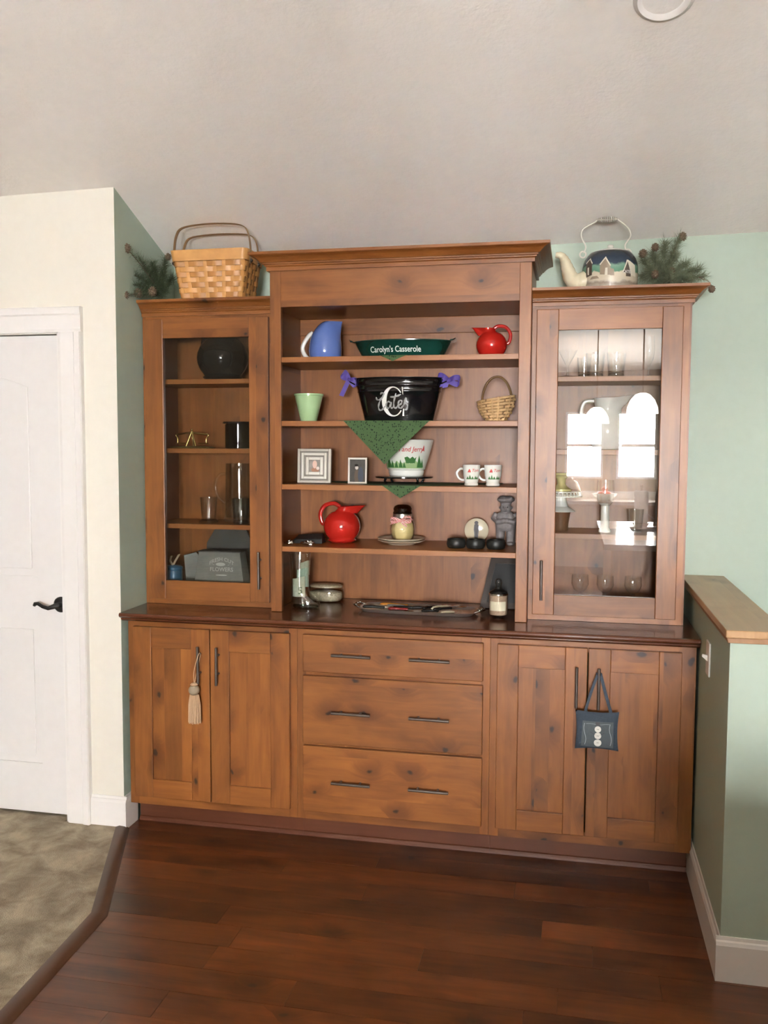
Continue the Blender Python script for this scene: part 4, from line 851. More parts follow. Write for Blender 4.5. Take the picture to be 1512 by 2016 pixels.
# --- oval glass dish lying behind
p = at(644, 1165, 1, -.17); k = ps(p); t = thing('glass_jar', 'low rounded glass jar filled with pale beads', 'jar', (p.x, -.19, WZ))
part('contents', MB().rings([[(r*34*k*math.cos(2*PI*i/32), r*.045*math.sin(2*PI*i/32), z*k) for i in range(32)] for z, r in ((2, .8), (6, .93), (14, .97), (19, .93), (21, .7))]), plain('pale_beads', (.42, .37, .26), .5, noise=.6, nscale=160, bump=.8, bscale=220), t, world=False, smooth=60)
part('glass', MB().rings([[(r*37*k*math.cos(2*PI*i/40), r*.05*math.sin(2*PI*i/40), z*k) for i in range(40)] for z, r in ((0, .78), (3, .9), (9, .99), (16, 1), (24, .96), (29, .88), (32, .78))], cap1=False), CLEAR, t, world=False, smooth=60)
part('lid', MB().rings([[(r*37*k*math.cos(2*PI*i/40), r*.05*math.sin(2*PI*i/40), z*k) for i in range(40)] for z, r in ((29, .9), (32, .9), (34, .8), (35, .3))]), plain('bead_lid', (.38, .32, .22), .25, noise=.5, nscale=120, bump=.6, bscale=160), t, world=False, smooth=40)
# --- silver tray with utensils
TYC = -.345; pa, pb = at(712, 1200, 1, TYC), at(938, 1212, 1, TYC); tcx = (pa.x+pb.x)/2; tw = (pb.x-pa.x)/2; td = .088; ang = -.05
t = thing('serving_tray', 'long silver serving tray with scroll handles full of utensils', 'tray', (tcx, TYC, WZ), rz=ang)
def tray_ring(e, z, n=56):
    o = []
    for i in range(n):
        a = 2*PI*i/n; c, s_ = math.cos(a), math.sin(a); o.append(((tw+e)*abs(c)**.35*(1 if c > 0 else -1), (td+e)*abs(s_)**.45*(1 if s_ > 0 else -1), z))
    return o
part('tray', MB().rings([tray_ring(-.012, 0), tray_ring(-.010, .001), tray_ring(-.004, .008), tray_ring(.004, .014), tray_ring(.006, .0155), tray_ring(.003, .0165), tray_ring(-.006, .009), tray_ring(-.012, .0035)]), plain('bright_silver', (.82, .80, .77), .28, .85), t, world=False, smooth=40)
for s in (-1, 1):
    m = MB().tube(curve([(s*(tw-.002), -.045, .014), (s*(tw+.018), -.035, .020), (s*(tw+.034), -.012, .022), (s*(tw+.034), .012, .022), (s*(tw+.018), .035, .020), (s*(tw-.002), .045, .014)]), .0042, 10)
    for y in (-.03, -.012, .012, .03): m.ball((s*(tw+.026-abs(y)*.25), y, .023), .007, .007, .006, 10, 7)
    part('handle', m, SILVER, t, world=False, smooth=60)
GREY = plain('grey_plastic', (.20, .19, .18), .5); ORNG = plain('orange_plastic', (.62, .26, .04), .4); DRED = plain('dark_red_plastic', (.28, .015, .015), .35); IVR = plain('ivory_handle', (.60, .54, .40), .35)
def utensil(x, y, L_, a, hm, bm, kind, lab, lift=0.0):
    t_ = thing('utensil', lab, 'utensil', (tcx+x*math.cos(ang)-y*math.sin(ang), TYC+x*math.sin(ang)+y*math.cos(ang), WZ+.0045+lift), group='utensils on the silver tray', rz=ang+a); h_ = L_*.55
    part('handle', MB().tube(curve([(-L_/2, 0, .008), (-L_/2+h_*.3, 0, .0095), (-L_/2+h_*.7, 0, .0085), (-L_/2+h_, 0, .007)], 5), [.0035]+[.0078]*6+[.0065]*6+[.0065]*3, 10, flat=(1.15, .85)), hm, t_, world=False, smooth=60)
    x0 = -L_/2+h_
    if kind == 'knife': part('blade', MB().prism([(x0-.004, -.006), (L_/2-.02, -.008), (L_/2, .004), (x0-.004, .008)], 2, .006, .0075), bm, t_, world=False)
    elif kind == 'spoon':
        part('blade', MB().tube([(x0-.004, 0, .007), (x0+.035, 0, .006)], .0022, 8).rings([[((x0+.055)+.024*r*math.cos(2*PI*i/20), .015*r*math.sin(2*PI*i/20), z) for i in range(20)] for z, r in ((.002, .3), (.004, .8), (.008, 1), (.0075, .9), (.0045, .4))]), bm, t_, world=False, smooth=60)
    else:
        m_ = MB().tube([(x0-.004, 0, .007), (x0+.02, 0, .0065)], .0025, 8)
        for yy in (-.007, 0, .007): m_.tube([(x0+.02, 0, .0065), (x0+.03, yy, .006), (L_/2, yy, .0075)], .0016, 6)
        part('blade', m_, bm, t_, world=False, smooth=60)
ut = [(-.135, .045, .15, 2.9, GREY, SILVER, 'knife', 'grey handled spreader lying along the back rim of the silver tray', .0), (-.15, -.012, .17, .05, BLACKM, SILVER, 'knife', 'black handled knife by the silver tray handle next to the glass jar', 0), (-.10, .012, .16, 3.1, BLACKM, SILVER, 'fork', 'black handled fork behind the black knife on the tray', .0),
      (-.07, .062, .22, .02, ORNG, IVR, 'knife', 'orange handled spreader with pale blade on the silver tray', .0), (-.045, -.028, .15, .12, DRED, SILVER, 'knife', 'dark red handled spreader on the silver tray', .0), (.03, -.045, .13, 3.5, BLACKM, SILVER, 'spoon', 'black handled spoon beside the red spreader', 0), (.05, .035, .17, .35, BLACKM, SILVER, 'fork', 'black serving fork with steel collar across the tray', .001),
      (.075, -.015, .15, 1.0, BLACK, SILVER, 'knife', 'glossy black handled knife set at a slant on the tray', .016), (.115, .02, .16, .85, IVR, SILVER, 'knife', 'ivory handled knife leaning beside the black ones', .012), (.135, -.02, .16, .8, BLACK, SILVER, 'spoon', 'black handled spoon between the two ivory knives', .013), (.15, -.035, .11, .75, IVR, SILVER, 'knife', 'short ivory knife at the tray end by the salt jar', .0)]
for u_ in ut: utensil(*u_)
# --- jar of bath salts
p = at(981, 1200, 1, -.41); k = ps(p); t = thing('salt_jar', 'glass jar of pink salts with cream paper label', 'jar', (p.x, -.41, WZ))
part('foot', MB().lathe([(10*k, 0), (10*k, 2*k), (5*k, 4*k), (12*k, 6*k)], 28, cap1=False), CLEAR, t, world=False, smooth=50)
part('glass', MB().lathe([(8*k, 5*k), (17*k, 7*k), (18.5*k, 9*k), (18.5*k, 47*k), (17.5*k, 48*k)], 36, cap1=False), CLEAR, t, world=False, smooth=40)
part('salts', MB().lathe([(8*k, 6.5*k), (17*k, 8*k), (17.6*k, 10*k), (17.6*k, 46*k), (.001, 47*k)], 32), plain('pink_salts', (.52, .38, .27), .7, noise=.35, nscale=260, bump=.6, bscale=350), t, world=False, smooth=40)
part('label', MB().rings([[(18.8*k*math.sin(a*.072), -18.8*k*math.cos(a*.072), z*k) for a in range(-13, 14)] for z in (17, 35)], False, False, closed=False), plain('paper_label', (.66, .62, .46), .7), t, world=False, smooth=60)
part('collar', MB().lathe([(18*k, 46*k), (19*k, 47*k), (19*k, 49.5*k), (17*k, 50*k)], 36, cap0=False, cap1=False), SILVER, t, world=False, smooth=40)
part('lid', MB().lathe([(18*k, 50*k), (17*k, 53*k), (11*k, 56*k), (6*k, 59*k), (5.5*k, 64*k), (7*k, 70*k), (6*k, 76*k), (4*k, 78*k), (.001, 78.5*k)], 32), glass('lid_glass', (.72, .76, .78), 1.5, edge=.65), t, world=False, smooth=60)
# --- dark framed board leaning in the corner
x0, x1 = 1.435, 1.618; zt_ = S4-.021; yb0, yb1 = -.20, -.115
t = thing('chalkboard', 'dark framed board leaning in the corner behind the salt jar', 'board', ((x0+x1)/2, yb0, WZ)); hb = .243; lean = math.atan((yb1-yb0)/hb); M_ = Matrix.Rotation(-lean, 4, 'X'); w_ = (x1-x0)/2
DK = plain('dark_walnut', (.035, .022, .014), .45)
sk = lambda q: M_@Vector((q.x+(.045*(q.z/hb) if q.x < 0 else 0), q.y, q.z))
part('board', B(-w_+.02, w_, -.004, .004, .004, hb-.01).tf(sk), BLACKM, t, world=False)
for r in ((-w_, -w_+.024, 0, hb), (w_-.024, w_, 0, hb), (-w_+.024, w_-.024, 0, .024), (-w_+.024, w_-.024, hb-.05, hb)): part('moulding', B(r[0], r[1], -.010, .006, r[2], r[3]).tf(sk), DK, t, world=False)
# ================================================================== inside the left glass cabinet
LY = -.25; L1, L2, L3, L4 = 1.8795, 1.585, 1.259, .9505
p = at(440, 705, 1, LY); k = ps(p)
ball_pitcher((p.x, LY-.01, L1), 50*k, 1, 'large glossy black ball pitcher behind the cabinet glass', mat=plain('black_glaze', (.006, .009, .011), .1, spec=.35), spin=-.5)
# brass letter scale
p = at(380, 882, 1, LY-.04); k = ps(p); t = thing('balance_scale', 'small brass balance scale on an oblong base', 'scale', (p.x, LY-.05, L2)); BRASS = plain('brass', (.62, .47, .18), .25, 1)
part('base', B(-42*k, 42*k, -.035, .035, 0, .005).box(-38*k, 38*k, -.03, .03, .005, .009), plain('dark_brass', (.20, .15, .07), .35, .8), t, world=False, bevel=.002)
part('base_trim', B(-43*k, 43*k, -.037, -.034, .001, .004), BRASS, t, world=False)
part('stand', MB().tube([(-10*k, -.012, .009), (0, 0, 33*k)], .0038, 8).tube([(10*k, -.012, .009), (0, 0, 33*k)], .0038, 8).tube([(0, .014, .009), (0, 0, 35*k)], .0035, 8).ball((0, 0, 36*k), .005), BRASS, t, world=False, smooth=60)
part('beam', MB().tube([(-31*k, 0, 27*k), (-2*k, 0, 31*k), (31*k, 0, 27*k)], .004, 8), BRASS, t, world=False, smooth=60)
for s in (-1, 1):
    part('arm', MB().tube(curve([(s*31*k, 0, 29*k), (s*34*k, 0, 25*k), (s*30*k, 0, 19*k), (s*30*k, 0, 10*k)]), .003, 8), BRASS, t, world=False, smooth=60)
    part('pan', MB().lathe([(.001, 9*k), (10*k, 9*k), (11*k, 10.5*k), (9.5*k, 10*k), (.001, 9.8*k)], 20, c=(s*24*k, 0, 0)), BRASS, t, world=False, smooth=40)
SMOKE = glass('smoke_glass', (.10, .095, .08), 1.5, edge=.5)
p = at(472, 860, 1, LY-.02); k = ps(p); t = thing('canister', 'dark smoked glass canister with flat lid', 'canister', (p.x, LY-.03, L2))
part('body', MB().lathe([(25*k, 0), (27*k, .003), (27*k, 47*k), (24*k, 48*k)], 36), SMOKE, t, world=False, smooth=40)
part('lid', MB().lathe([(31*k, 48*k), (32*k, 50*k), (31*k, 52*k), (.001, 53*k)], 36), BLACK, t, world=False, smooth=40)
# glass pitcher and tumblers
p = at(461, 970, 1, LY); k = ps(p); t = thing('glass_pitcher', 'tall straight clear glass pitcher behind the tumblers', 'pitcher', (p.x, LY+.075, L3))
part('body', MB().lathe([(31*k, 0), (32*k, .004), (30*k, 60*k), (29*k, 116*k), (27.5*k, 116*k), (28.5*k, 60*k), (30*k, 9*k), (.001, 8*k)], 40), CLEAR, t, world=False, smooth=40)
part('handle', MB().tube(curve([(-29*k, 0, 95*k), (-44*k, 0, 92*k), (-53*k, 0, 72*k), (-47*k, 0, 48*k), (-30*k, 0, 34*k)]), 3*k, 10), CLEAR, t, world=False, smooth=60)
def tumbler(px, py, y, z, w, h, lab, foot=1.0, grp=None):
    p = at(px, py, 1, y); k = ps(p); t = thing('tumbler', lab, 'glass', (p.x, y, z), group=grp)
    part('glass', MB().lathe([(w*.80*foot*k, 0), (w*.84*foot*k, 3*k), (w*.82*k, 8*k), (w*.9*k, h*.5*k), (w*k, h*k), (w*.93*k, h*k), (w*.84*k, h*.5*k), (w*.72*k, 9*k), (.001, 8*k)], 32), CLEAR, t, world=False, smooth=40)
    part('base', MB().lathe([(w*.78*foot*k, .5*k), (w*.80*foot*k, 3*k), (w*.72*k, 7*k), (.001, 7.5*k)], 32), glass('base_glass', (.8, .82, .8), 1.55, edge=.5), t, world=False, smooth=40)
tumbler(411, 1005, LY-.02, L3, 17, 50, 'clear tumbler standing on a glass coaster', 1.35)
tumbler(474, 1005, LY-.045, L3, 18, 50, 'clear tumbler in front of the tall glass pitcher', 1.0)
# bottom: slate grey tin, slate pieces, blue tin
p = at(440, 1143, 1, LY-.05); k = ps(p); SLATE = plain('slate_tin', (.16, .17, .155), .55, noise=.35, nscale=14); SLD = plain('dark_slate', (.055, .06, .058), .6, noise=.2)
t = thing('flower_tin', 'grey tapered metal tin lettered FRESH CUT FLOWERS', 'tin', (p.x, LY-.06, L4)); hb = 84*k
part('body', MB().rings([[(-54*k, -.045, 0), (54*k, -.045, 0), (54*k, .045, 0), (-54*k, .045, 0)], [(-43*k, -.035, hb), (42*k, -.035, hb), (42*k, .035, hb), (-43*k, .035, hb)]]), SLATE, t, world=False, bevel=.002)
part('rim', B(-45*k, 44*k, -.037, .037, hb-.001, hb+.003), SLD, t, world=False)
CHK = plain('chalk', (.42, .43, .40), .8); fy = lambda z: -.045+.010*z/hb-.0012
lettering('FRESH CUT', 10*k, lambda x, y: (x+5*k, fy(hb*.80+y), hb*.80+y-x*x*60/hb*.02), CHK, t, bold=.0002); lettering('FLOWERS', 11*k, lambda x, y: (x+5*k, fy(hb*.56+y), hb*.56+y), CHK, t, bold=.0003)
decal([disc(3*k, hb*.72, 10*k, 3.5*k), [(-18*k, hb*.73), (-10*k, hb*.70), (-10*k, hb*.71)], [(26*k, hb*.73), (18*k, hb*.70), (18*k, hb*.71)], disc(5*k, hb*.47, 12*k, 1.6*k)], lambda x, z: (x, fy(z), z), CHK, t, 'print', 0)
p2 = at(455, 1090, 1, LY+.09)
o = part('slate_sign', MB().prism([(-52*k, 0), (52*k, 0), (52*k, 88*k), (34*k, 128*k), (-26*k, 128*k), (-48*k, 92*k)], 1, -.006, .006), SLD, None, world=False, bevel=.002, loc=(p2.x-.012, LY+.10, L4)); tag(o, 'dark slate board with sloped top behind the flower tin', 'board')
p2 = at(372, 1140, 1, LY); m = MB().prism([(-13*k, 0), (16*k, 0), (14*k, 68*k), (6*k, 76*k), (-18*k, 70*k)], 1, -.005, .005).rotz(.35)
o = part('slate_tag', m, SLATE, None, world=False, bevel=.0015, loc=(p2.x+.012, LY+.02, L4)); tag(o, 'narrow grey slate tag beside the blue tin', 'board')
p2 = at(345, 1140, 1, LY-.05); t = thing('blue_canister', 'small blue lidded tin in the corner beside the slate tag', 'tin', (p2.x, LY-.06, L4)); BT = plain('blue_tin', (.03, .12, .22), .3, coat=.3)
part('body', MB().lathe([(15*k, 0), (16*k, .002), (16*k, 44*k), (14*k, 46*k)], 28), BT, t, world=False, smooth=40); part('lid', MB().lathe([(16.5*k, 46*k), (16.5*k, 50*k), (13*k, 53*k), (.001, 54*k)], 28), BT, t, world=False, smooth=40)
part('ribbon', MB().strip(curve([(0, -.01, 54*k), (6*k, -.012, 64*k), (13*k, -.008, 76*k)]), (.012, 0, .003), (0, 1, 0), .001).strip(curve([(0, -.01, 54*k), (-6*k, -.01, 62*k), (-4*k, -.008, 72*k)]), (.010, 0, .003), (0, 1, 0), .001), plain('tan_ribbon', (.40, .32, .22), .6), t, world=False)
# ================================================================== inside the right glass cabinet
RY = -.25; R1, R2, R3, R4 = 1.8745, 1.589, 1.257, .9505
def stem(px, y, z, H_, bowl_r, bowl_h, foot_r, lab, shape='wine'):
    p = at(px, 1000, 1, y); k = ps(p); t = thing('stem_glass', lab, 'glass', (p.x, y, z)); sh_ = H_-bowl_h
    pr_ = [(bowl_r*.18, sh_), (bowl_r*.7, sh_+bowl_h*.18), (bowl_r, sh_+bowl_h*.5), (bowl_r*.92, H_)] if shape == 'wine' else [(bowl_r*.1, sh_), (bowl_r*.55, sh_+bowl_h*.5), (bowl_r, H_)]
    if shape == 'flute': pr_ = [(bowl_r*.25, sh_), (bowl_r*.8, sh_+bowl_h*.2), (bowl_r, sh_+bowl_h*.5), (bowl_r*.95, H_)]
    part('bowl', MB().lathe([(a*k, b*k) for a, b in pr_], 28, cap1=False), CLEAR, t, world=False, smooth=60)
    part('stem', MB().lathe([(foot_r*k, 0), (foot_r*k, 1.5*k), (3*k, 4*k), (2*k, 8*k), (2*k, (sh_-3)*k), (4*k, sh_*k)], 20), CLEAR, t, world=False, smooth=50)
stem(1112, RY-.06, R1, 52, 19, 32, 14, 'clear cocktail glass with flared bowl on the top shelf', 'v')
tumbler(1150, 720, RY, R1, 14, 40, 'small clear tumbler between the cocktail glass and the wide glasses')
tumbler(1172, 720, RY-.05, R1, 19, 47, 'wide clear tumbler next to the small one on the top shelf')
tumbler(1213, 720, RY-.04, R1, 19, 47, 'wide clear tumbler next to the tall flute')
stem(1270, RY-.04, R1, 80, 11, 58, 11, 'tall clear flute glass on the top shelf', 'flute')
# white pitcher on the second shelf
p = at(1195, 840, 1, RY+.04); k = ps(p); t = thing('ironstone_pitcher', 'big white ironstone pitcher with wavy lip', 'pitcher', (p.x, RY+.02, R2)); Hp = 100*k
rg = [(Hp*a, b*k, c*k, d*k, Hp*e) for a, b, c, d, e in ((0, 24, 0, 0, 0), (.03, 26, 0, 0, 0), (.1, 30, 0, 0, 0), (.3, 36, 0, 0, 0), (.5, 34, 0, 0, 0), (.68, 26, 0, 0, 0), (.8, 24, 0, 3, 0), (.92, 28, 2, 10, .03), (1, 31, 4, 16, .06))]
part('body', jug(rg, 1), WHITEC, t, world=False, smooth=60); part('handle', MB().tube(curve([(-24*k, 0, Hp*.95), (-44*k, 0, Hp*.92), (-50*k, 0, Hp*.7), (-44*k, 0, Hp*.45), (-32*k, 0, Hp*.35)]), 4*k, 10), WHITEC, t, world=False, smooth=60)
# wooden bowl, two cake stands
p = at(1105, 1045, 1, RY-.02); k = ps(p); BRN = wood('walnut_turned', (.10, .045, .02), (.2, .09, .04), 'Z', knots=0)
x_ = p.x-.004
o = part('wooden_box', MB().lathe([(14*k, 0), (15*k, 2*k), (15*k, 12*k), (19*k, 38*k), (17*k, 38*k), (.001, 34*k)], 28), BRN, None, world=False, smooth=40, loc=(x_, RY, R3)); tag(o, 'turned dark wooden pot under the white cake stand', 'pot')
z_ = R3+38*k+.0005; t = thing('cake_stand', 'white pedestal cake stand with slotted rim', 'cake stand', (x_, RY, z_))
PB = plain('pale_blue_white', (.70, .74, .72), .2, coat=.3)
part('pedestal', MB().lathe([(28*k, 0), (27*k, 2*k), (14*k, 10*k), (10*k, 25*k), (12*k, 34*k), (20*k, 36*k), (38*k, 38*k), (38*k, 40*k), (.001, 40*k)], 36), PB, t, world=False, smooth=40)
m = MB()
for j in range(30): a = 2*PI*j/30; m.tube([(37*k*math.cos(a), 37*k*math.sin(a), 39*k), (39*k*math.cos(a), 39*k*math.sin(a), 31*k)], 1.6*k, 6)
m.tube([(39.5*k*math.cos(a*PI/24), 39.5*k*math.sin(a*PI/24), 30.5*k) for a in range(48)], 1.6*k, 6, closed=True); part('slotted_rim', m, PB, t, world=False, smooth=60)
z_ = z_+40*k+.0005; t = thing('cake_stand', 'small yellow green pedestal cake stand stacked on the white one', 'cake stand', (x_, RY, z_)); YG = plain('yellow_green_glaze', (.55, .52, .20), .2, coat=.3)
part('pedestal', MB().lathe([(20*k, 0), (20*k, 4*k), (12*k, 8*k), (8*k, 14*k), (9*k, 24*k), (16*k, 30*k), (28*k, 32*k), (28.5*k, 36*k), (27*k, 36*k), (.001, 34*k)], 36), YG, t, world=False, smooth=45)
# glass hurricane over a milk glass candle
p = at(1190, 1045, 1, RY); k = ps(p); t = thing('candle_holder', 'fluted milk glass candle holder with clear shade', 'candle holder', (p.x, RY-.02, R3))
part('base', MB().lathe([(12*k, 0), (12*k, 4*k), (8.5*k, 10*k), (8.5*k, 52*k), (14*k, 57*k), (.001, 57.5*k)], 28), MILK, t, world=False, smooth=40)
part('shade', MB().lathe([(14*k, 57*k), (16*k, 62*k), (17*k, 80*k), (16*k, 102*k)], 32, cap0=False, cap1=False), CLEAR, t, world=False, smooth=60)
tumbler(1250, 1030, RY, R3, 17, 46, 'clear tumbler beside the candle holder')
for j, (px, lab) in enumerate(((1145, 'clear goblet on the cabinet floor nearest the pull'), (1195, 'clear goblet in the middle of the cabinet floor'), (1250, 'clear goblet on the cabinet floor farthest from the pull'))):
    stem(px, RY-.05, R4, 66, 17, 36, 15, lab, 'wine')
# ================================================================== on top of the cabinets
TZ = 2.2045
# --- picnic basket
p = at(418, 560, 1, -.41); k = ps(p); bx0, by0 = p.x+.002, -.352
t = thing('picnic_basket', 'honey coloured woven picnic basket with two tall bent handles', 'basket', (bx0, by0, TZ)); HON = plain('honey_splint', (.60, .31, .10), .45, noise=.22, nscale=18); HOD = plain('honey_splint_dark', (.46, .22, .065), .45, noise=.2, nscale=18); BRH = plain('bent_handle', (.34, .22, .11), .45, noise=.1)
bh_ = at(418, 494, 1, -.45).z-TZ+.006; w0, w1, d0, d1 = 64*k, 77*k, .085, .105
def rr_path(f, e=0, n=88):
    "rounded rectangle at height fraction f, n points evenly spaced along it"
    a, d = w0+(w1-w0)*f+e, d0+(d1-d0)*f+e; r = .022; o = []; P_ = 4*(a+d)-8*r+2*PI*r
    for i in range(n):
        s_ = P_*i/n; sides = [(2*d-2*r, 0), (PI*r/2, 1), (2*a-2*r, 2), (PI*r/2, 3), (2*d-2*r, 4), (PI*r/2, 5), (2*a-2*r, 6), (PI*r/2, 7)]; k_ = 0
        while k_ < 7 and s_ > sides[k_][0]: s_ -= sides[k_][0]; k_ += 1
        q = s_/r
        o.append([(a, -d+r+s_), (a-r+r*math.cos(q), d-r+r*math.sin(q)), (a-r-s_, d), (-a+r-r*math.sin(q), d-r+r*math.cos(q)), (-a, d-r-s_), (-a+r-r*math.cos(q), -d+r-r*math.sin(q)), (-a+r+s_, -d), (a-r+r*math.sin(q), -d+r-r*math.cos(q))][k_])
    return o
def band(f0, f1, e0, e1, amp=0, ph=0, n=192):
    "woven band: closed strip following the basket wall, going over and under the 24 stakes"
    A_, B_ = rr_path(f0, 0, n), rr_path(f1, 0, n); R_ = []; s_ = [0]
    for i in range(n): s_.append(s_[-1]+math.hypot(A_[(i+1) % n][0]-A_[i][0], A_[(i+1) % n][1]-A_[i][1]))
    for i in range(n):
        (x, y), (X, Y) = A_[i], B_[i]; w_ = amp*math.sin(s_[i]/s_[-1]*24*PI+ph); o0, o1 = e0+w_, e1+w_
        R_.append([(x*(1+o0/w0), y*(1+o0/d0), bh_*f0), (X*(1+o0/w0), Y*(1+o0/d0), bh_*f1), (X*(1+o1/w0), Y*(1+o1/d0), bh_*f1), (x*(1+o1/w0), y*(1+o1/d0), bh_*f0)])
    R_.append(R_[0]); return MB().rings(R_, False, False)
part('liner', MB().rings([[(x*.94, y*.94, z) for x, y in rr_path(f)] for f, z in ((0, .003), (1, bh_*.96))]), HOD, t, world=False, smooth=40)
for j in range(7): part('weaver', band(.02+j*.107, .02+j*.107+.100, -.001, .0015, .0030, j*PI), HON if j % 2 else HOD, t, world=False, smooth=50)
part('rim_band', band(.775, 1.0, .002, .006), HON, t, world=False, smooth=40, label='wide bent wood rim band')
P0, P1 = rr_path(.0, 0, 480), rr_path(.78, 0, 480); acc = [0]
for i in range(480): acc.append(acc[-1]+math.hypot(P0[(i+1) % 480][0]-P0[i][0], P0[(i+1) % 480][1]-P0[i][1]))
for j in range(24):
    i = min(range(480), key=lambda q_: abs(acc[q_]/acc[-1]-(j+.5)/24)); a_, b_, i2 = Vector((*P0[i], .002)), Vector((*P1[i], bh_*.78)), (i+3) % 480
    tg = (Vector((*P0[i2], 0))-Vector((*P0[i-3], 0))).normalized(); nn_ = Vector((tg.y, -tg.x, 0))
    part('stake', MB().strip([a_, b_], tuple(tg*.015), tuple(nn_), .0012), HON, t, world=False)
part('lid', MB().prism([(x*.995, y*.995) for x, y in rr_path(1)], 2, bh_-.004, bh_+.002), HON, t, world=False)
for j, (yy, hh_, nm) in enumerate(((-.062, 0, 'front'), (.028, -.022, 'rear'))):
    zt_ = at(418, 441, 1, by0-.062).z-TZ+hh_; pts = curve([(-w1-.004, yy, bh_*.72), (-w1-.005, yy, bh_*1.05), (-w1*.97, yy, bh_+(zt_-bh_)*.62), (-w1*.80, yy, bh_+(zt_-bh_)*.90), (-w1*.3, yy, zt_), (w1*.3, yy, zt_), (w1*.80, yy, bh_+(zt_-bh_)*.90), (w1*.97, yy, bh_+(zt_-bh_)*.62), (w1+.005, yy, bh_*1.05), (w1+.004, yy, bh_*.72)], 5)
    part('handle', MB().tube(pts, .012, 8, flat=(.16, 1)), BRH, t, world=False, smooth=60, label='tall bent wood swing handle')
    for s in (-1, 1): part('handle_peg', MB().ball((s*(w1+.008), yy, bh_*.78), .008, .008, .008, 10, 7), DK, t, world=False, smooth=60)
# --- painted teapot
p = at(1201, 545, 1, -.30); k = ps(p); t = thing('painted_kettle', 'enamel kettle painted with snowy village, cream spout and coil handle', 'kettle', (p.x, -.28, TZ)); Rk = 54*k; pyb = 560+(at(1201, 560, 1, -.28).z-TZ)/k; Hk = (pyb-496)*k
CRM = plain('cream_enamel', (.70, .64, .46), .25, coat=.3)
def kr(f): return Rk*(.97+.03*math.sin(min(1, f/.5)*PI/2)) if f < .5 else Rk*math.sqrt(max(0, 1-((f-.5)/.62)**2.4))
def scene_mat():
    m, tt, b, N, L = newmat('village_paint'); tc = N('ShaderNodeTexCoord'); sp = N('ShaderNodeSeparateXYZ'); L(tc.outputs['Object'], sp.inputs[0])
    nz = N('ShaderNodeTexNoise'); nz.inputs['Scale'].default_value = 28; nz.inputs['Detail'].default_value = 4; L(tc.outputs['Object'], nz.inputs['Vector'])
    a = N('ShaderNodeMath', operation='MULTIPLY_ADD'); a.inputs[1].default_value = .035; L(nz.outputs['Fac'], a.inputs[0]); L(sp.outputs['Z'], a.inputs[2])
    mr = N('ShaderNodeMapRange'); mr.inputs[1].default_value = .0175; mr.inputs[2].default_value = Hk+.0175; L(a.outputs[0], mr.inputs[0])
    r = N('ShaderNodeValToRGB'); r.color_ramp.interpolation = 'LINEAR'; e = r.color_ramp.elements; e[0].position = 0; e[0].color = (.62, .55, .43, 1); e[1].position = 1; e[1].color = (.04, .05, .05, 1)
    for pos, c in ((.16, (.30, .25, .2)), (.22, (.66, .60, .48)), (.40, (.70, .64, .50)), (.43, (.12, .30, .20)), (.56, (.20, .36, .27)), (.62, (.03, .05, .08)), (.78, (.018, .03, .055))):
        q_ = e.new(pos); q_.color = C3(c)
    L(mr.outputs[0], r.inputs[0]); L(r.outputs[0], b.inputs['Base Color']); b.inputs['Roughness'].default_value = .25; b.inputs['Coat Weight'].default_value = .3; return m
part('body', MB().lathe([(Rk*.9, 0)]+[(kr(f), Hk*f) for f in (.02, .1, .2, .35, .5, .6, .7, .78, .85, .9, .95)]+[(Rk*.4, Hk*.99)], 56), scene_mat(), t, world=False, smooth=60)
def kt(x, z, o=.0012): f = min(.93, max(0, z/Hk)); r = kr(f)+o; a = x/Rk; return (r*math.sin(a), -r*math.cos(a), z)
B1 = plain('barn_brown', (.10, .075, .055), .4); B2 = plain('barn_tan', (.30, .24, .17), .4); SNOW = plain('painted_snow', (.72, .68, .57), .4)
ang_ = lambda L_: [((x-1201)*1.06*k, (pyb-y)*k) for x, y in L_]
for mt_, off_, L_ in ((B1, .0012, [[(1149, 551), (1149, 525), (1157, 516), (1165, 528), (1165, 548)], [(1229, 553), (1229, 540), (1240, 540), (1240, 553)], [(1223, 547), (1232, 524), (1239, 546)]]),
        (B2, .0012, [[(1181, 549), (1181, 530), (1191, 518), (1200, 533), (1200, 551)], [(1200, 552), (1200, 538), (1206, 540), (1207, 552)], [(1160, 556), (1165, 551), (1176, 551), (1180, 556)]]),
        (SNOW, .0018, [[(1232, 523), (1233, 521), (1251, 530), (1254, 552), (1240, 550)], [(1148, 522), (1158, 514), (1159, 516), (1149, 525)], [(1158, 514), (1166, 525), (1165, 527), (1157, 516)], [(1180, 530), (1191, 515), (1192, 517), (1182, 531)], [(1191, 515), (1201, 533), (1199, 534), (1190, 518)], [(1222, 545), (1231, 521), (1233, 523), (1224, 545)], [(1154, 546), (1154, 533), (1158, 532), (1158, 547)], [(1190, 551), (1191, 537), (1195, 537), (1195, 551)]])):
    for q_ in L_: decal([ang_(q_)], lambda x, z, o_=off_: kt(x, z, o_), mt_, t, 'painted_shape', 2)
lettering('CATES', 8*k, lambda x, y: kt((1231-1201)*1.06*k+x*.8, (pyb-547)*k+y, .0030), LW, t, bold=.0003)
part('lid', MB().lathe([(Rk*.62, Hk*.93), (Rk*.60, Hk*.985), (Rk*.4, Hk*1.03), (Rk*.1, Hk*1.05), (4*k, Hk*1.07), (6.5*k, Hk*1.11), (5*k, Hk*1.15), (.001, Hk*1.165)], 36), WHITEC, t, world=False, smooth=60, label='white lid with round knob')
sp_ = [(px_, py_) for px_, py_ in ((1160, 552), (1142, 556), (1127, 549), (1119, 530), (1113, 513), (1106, 503), (1095, 501))]
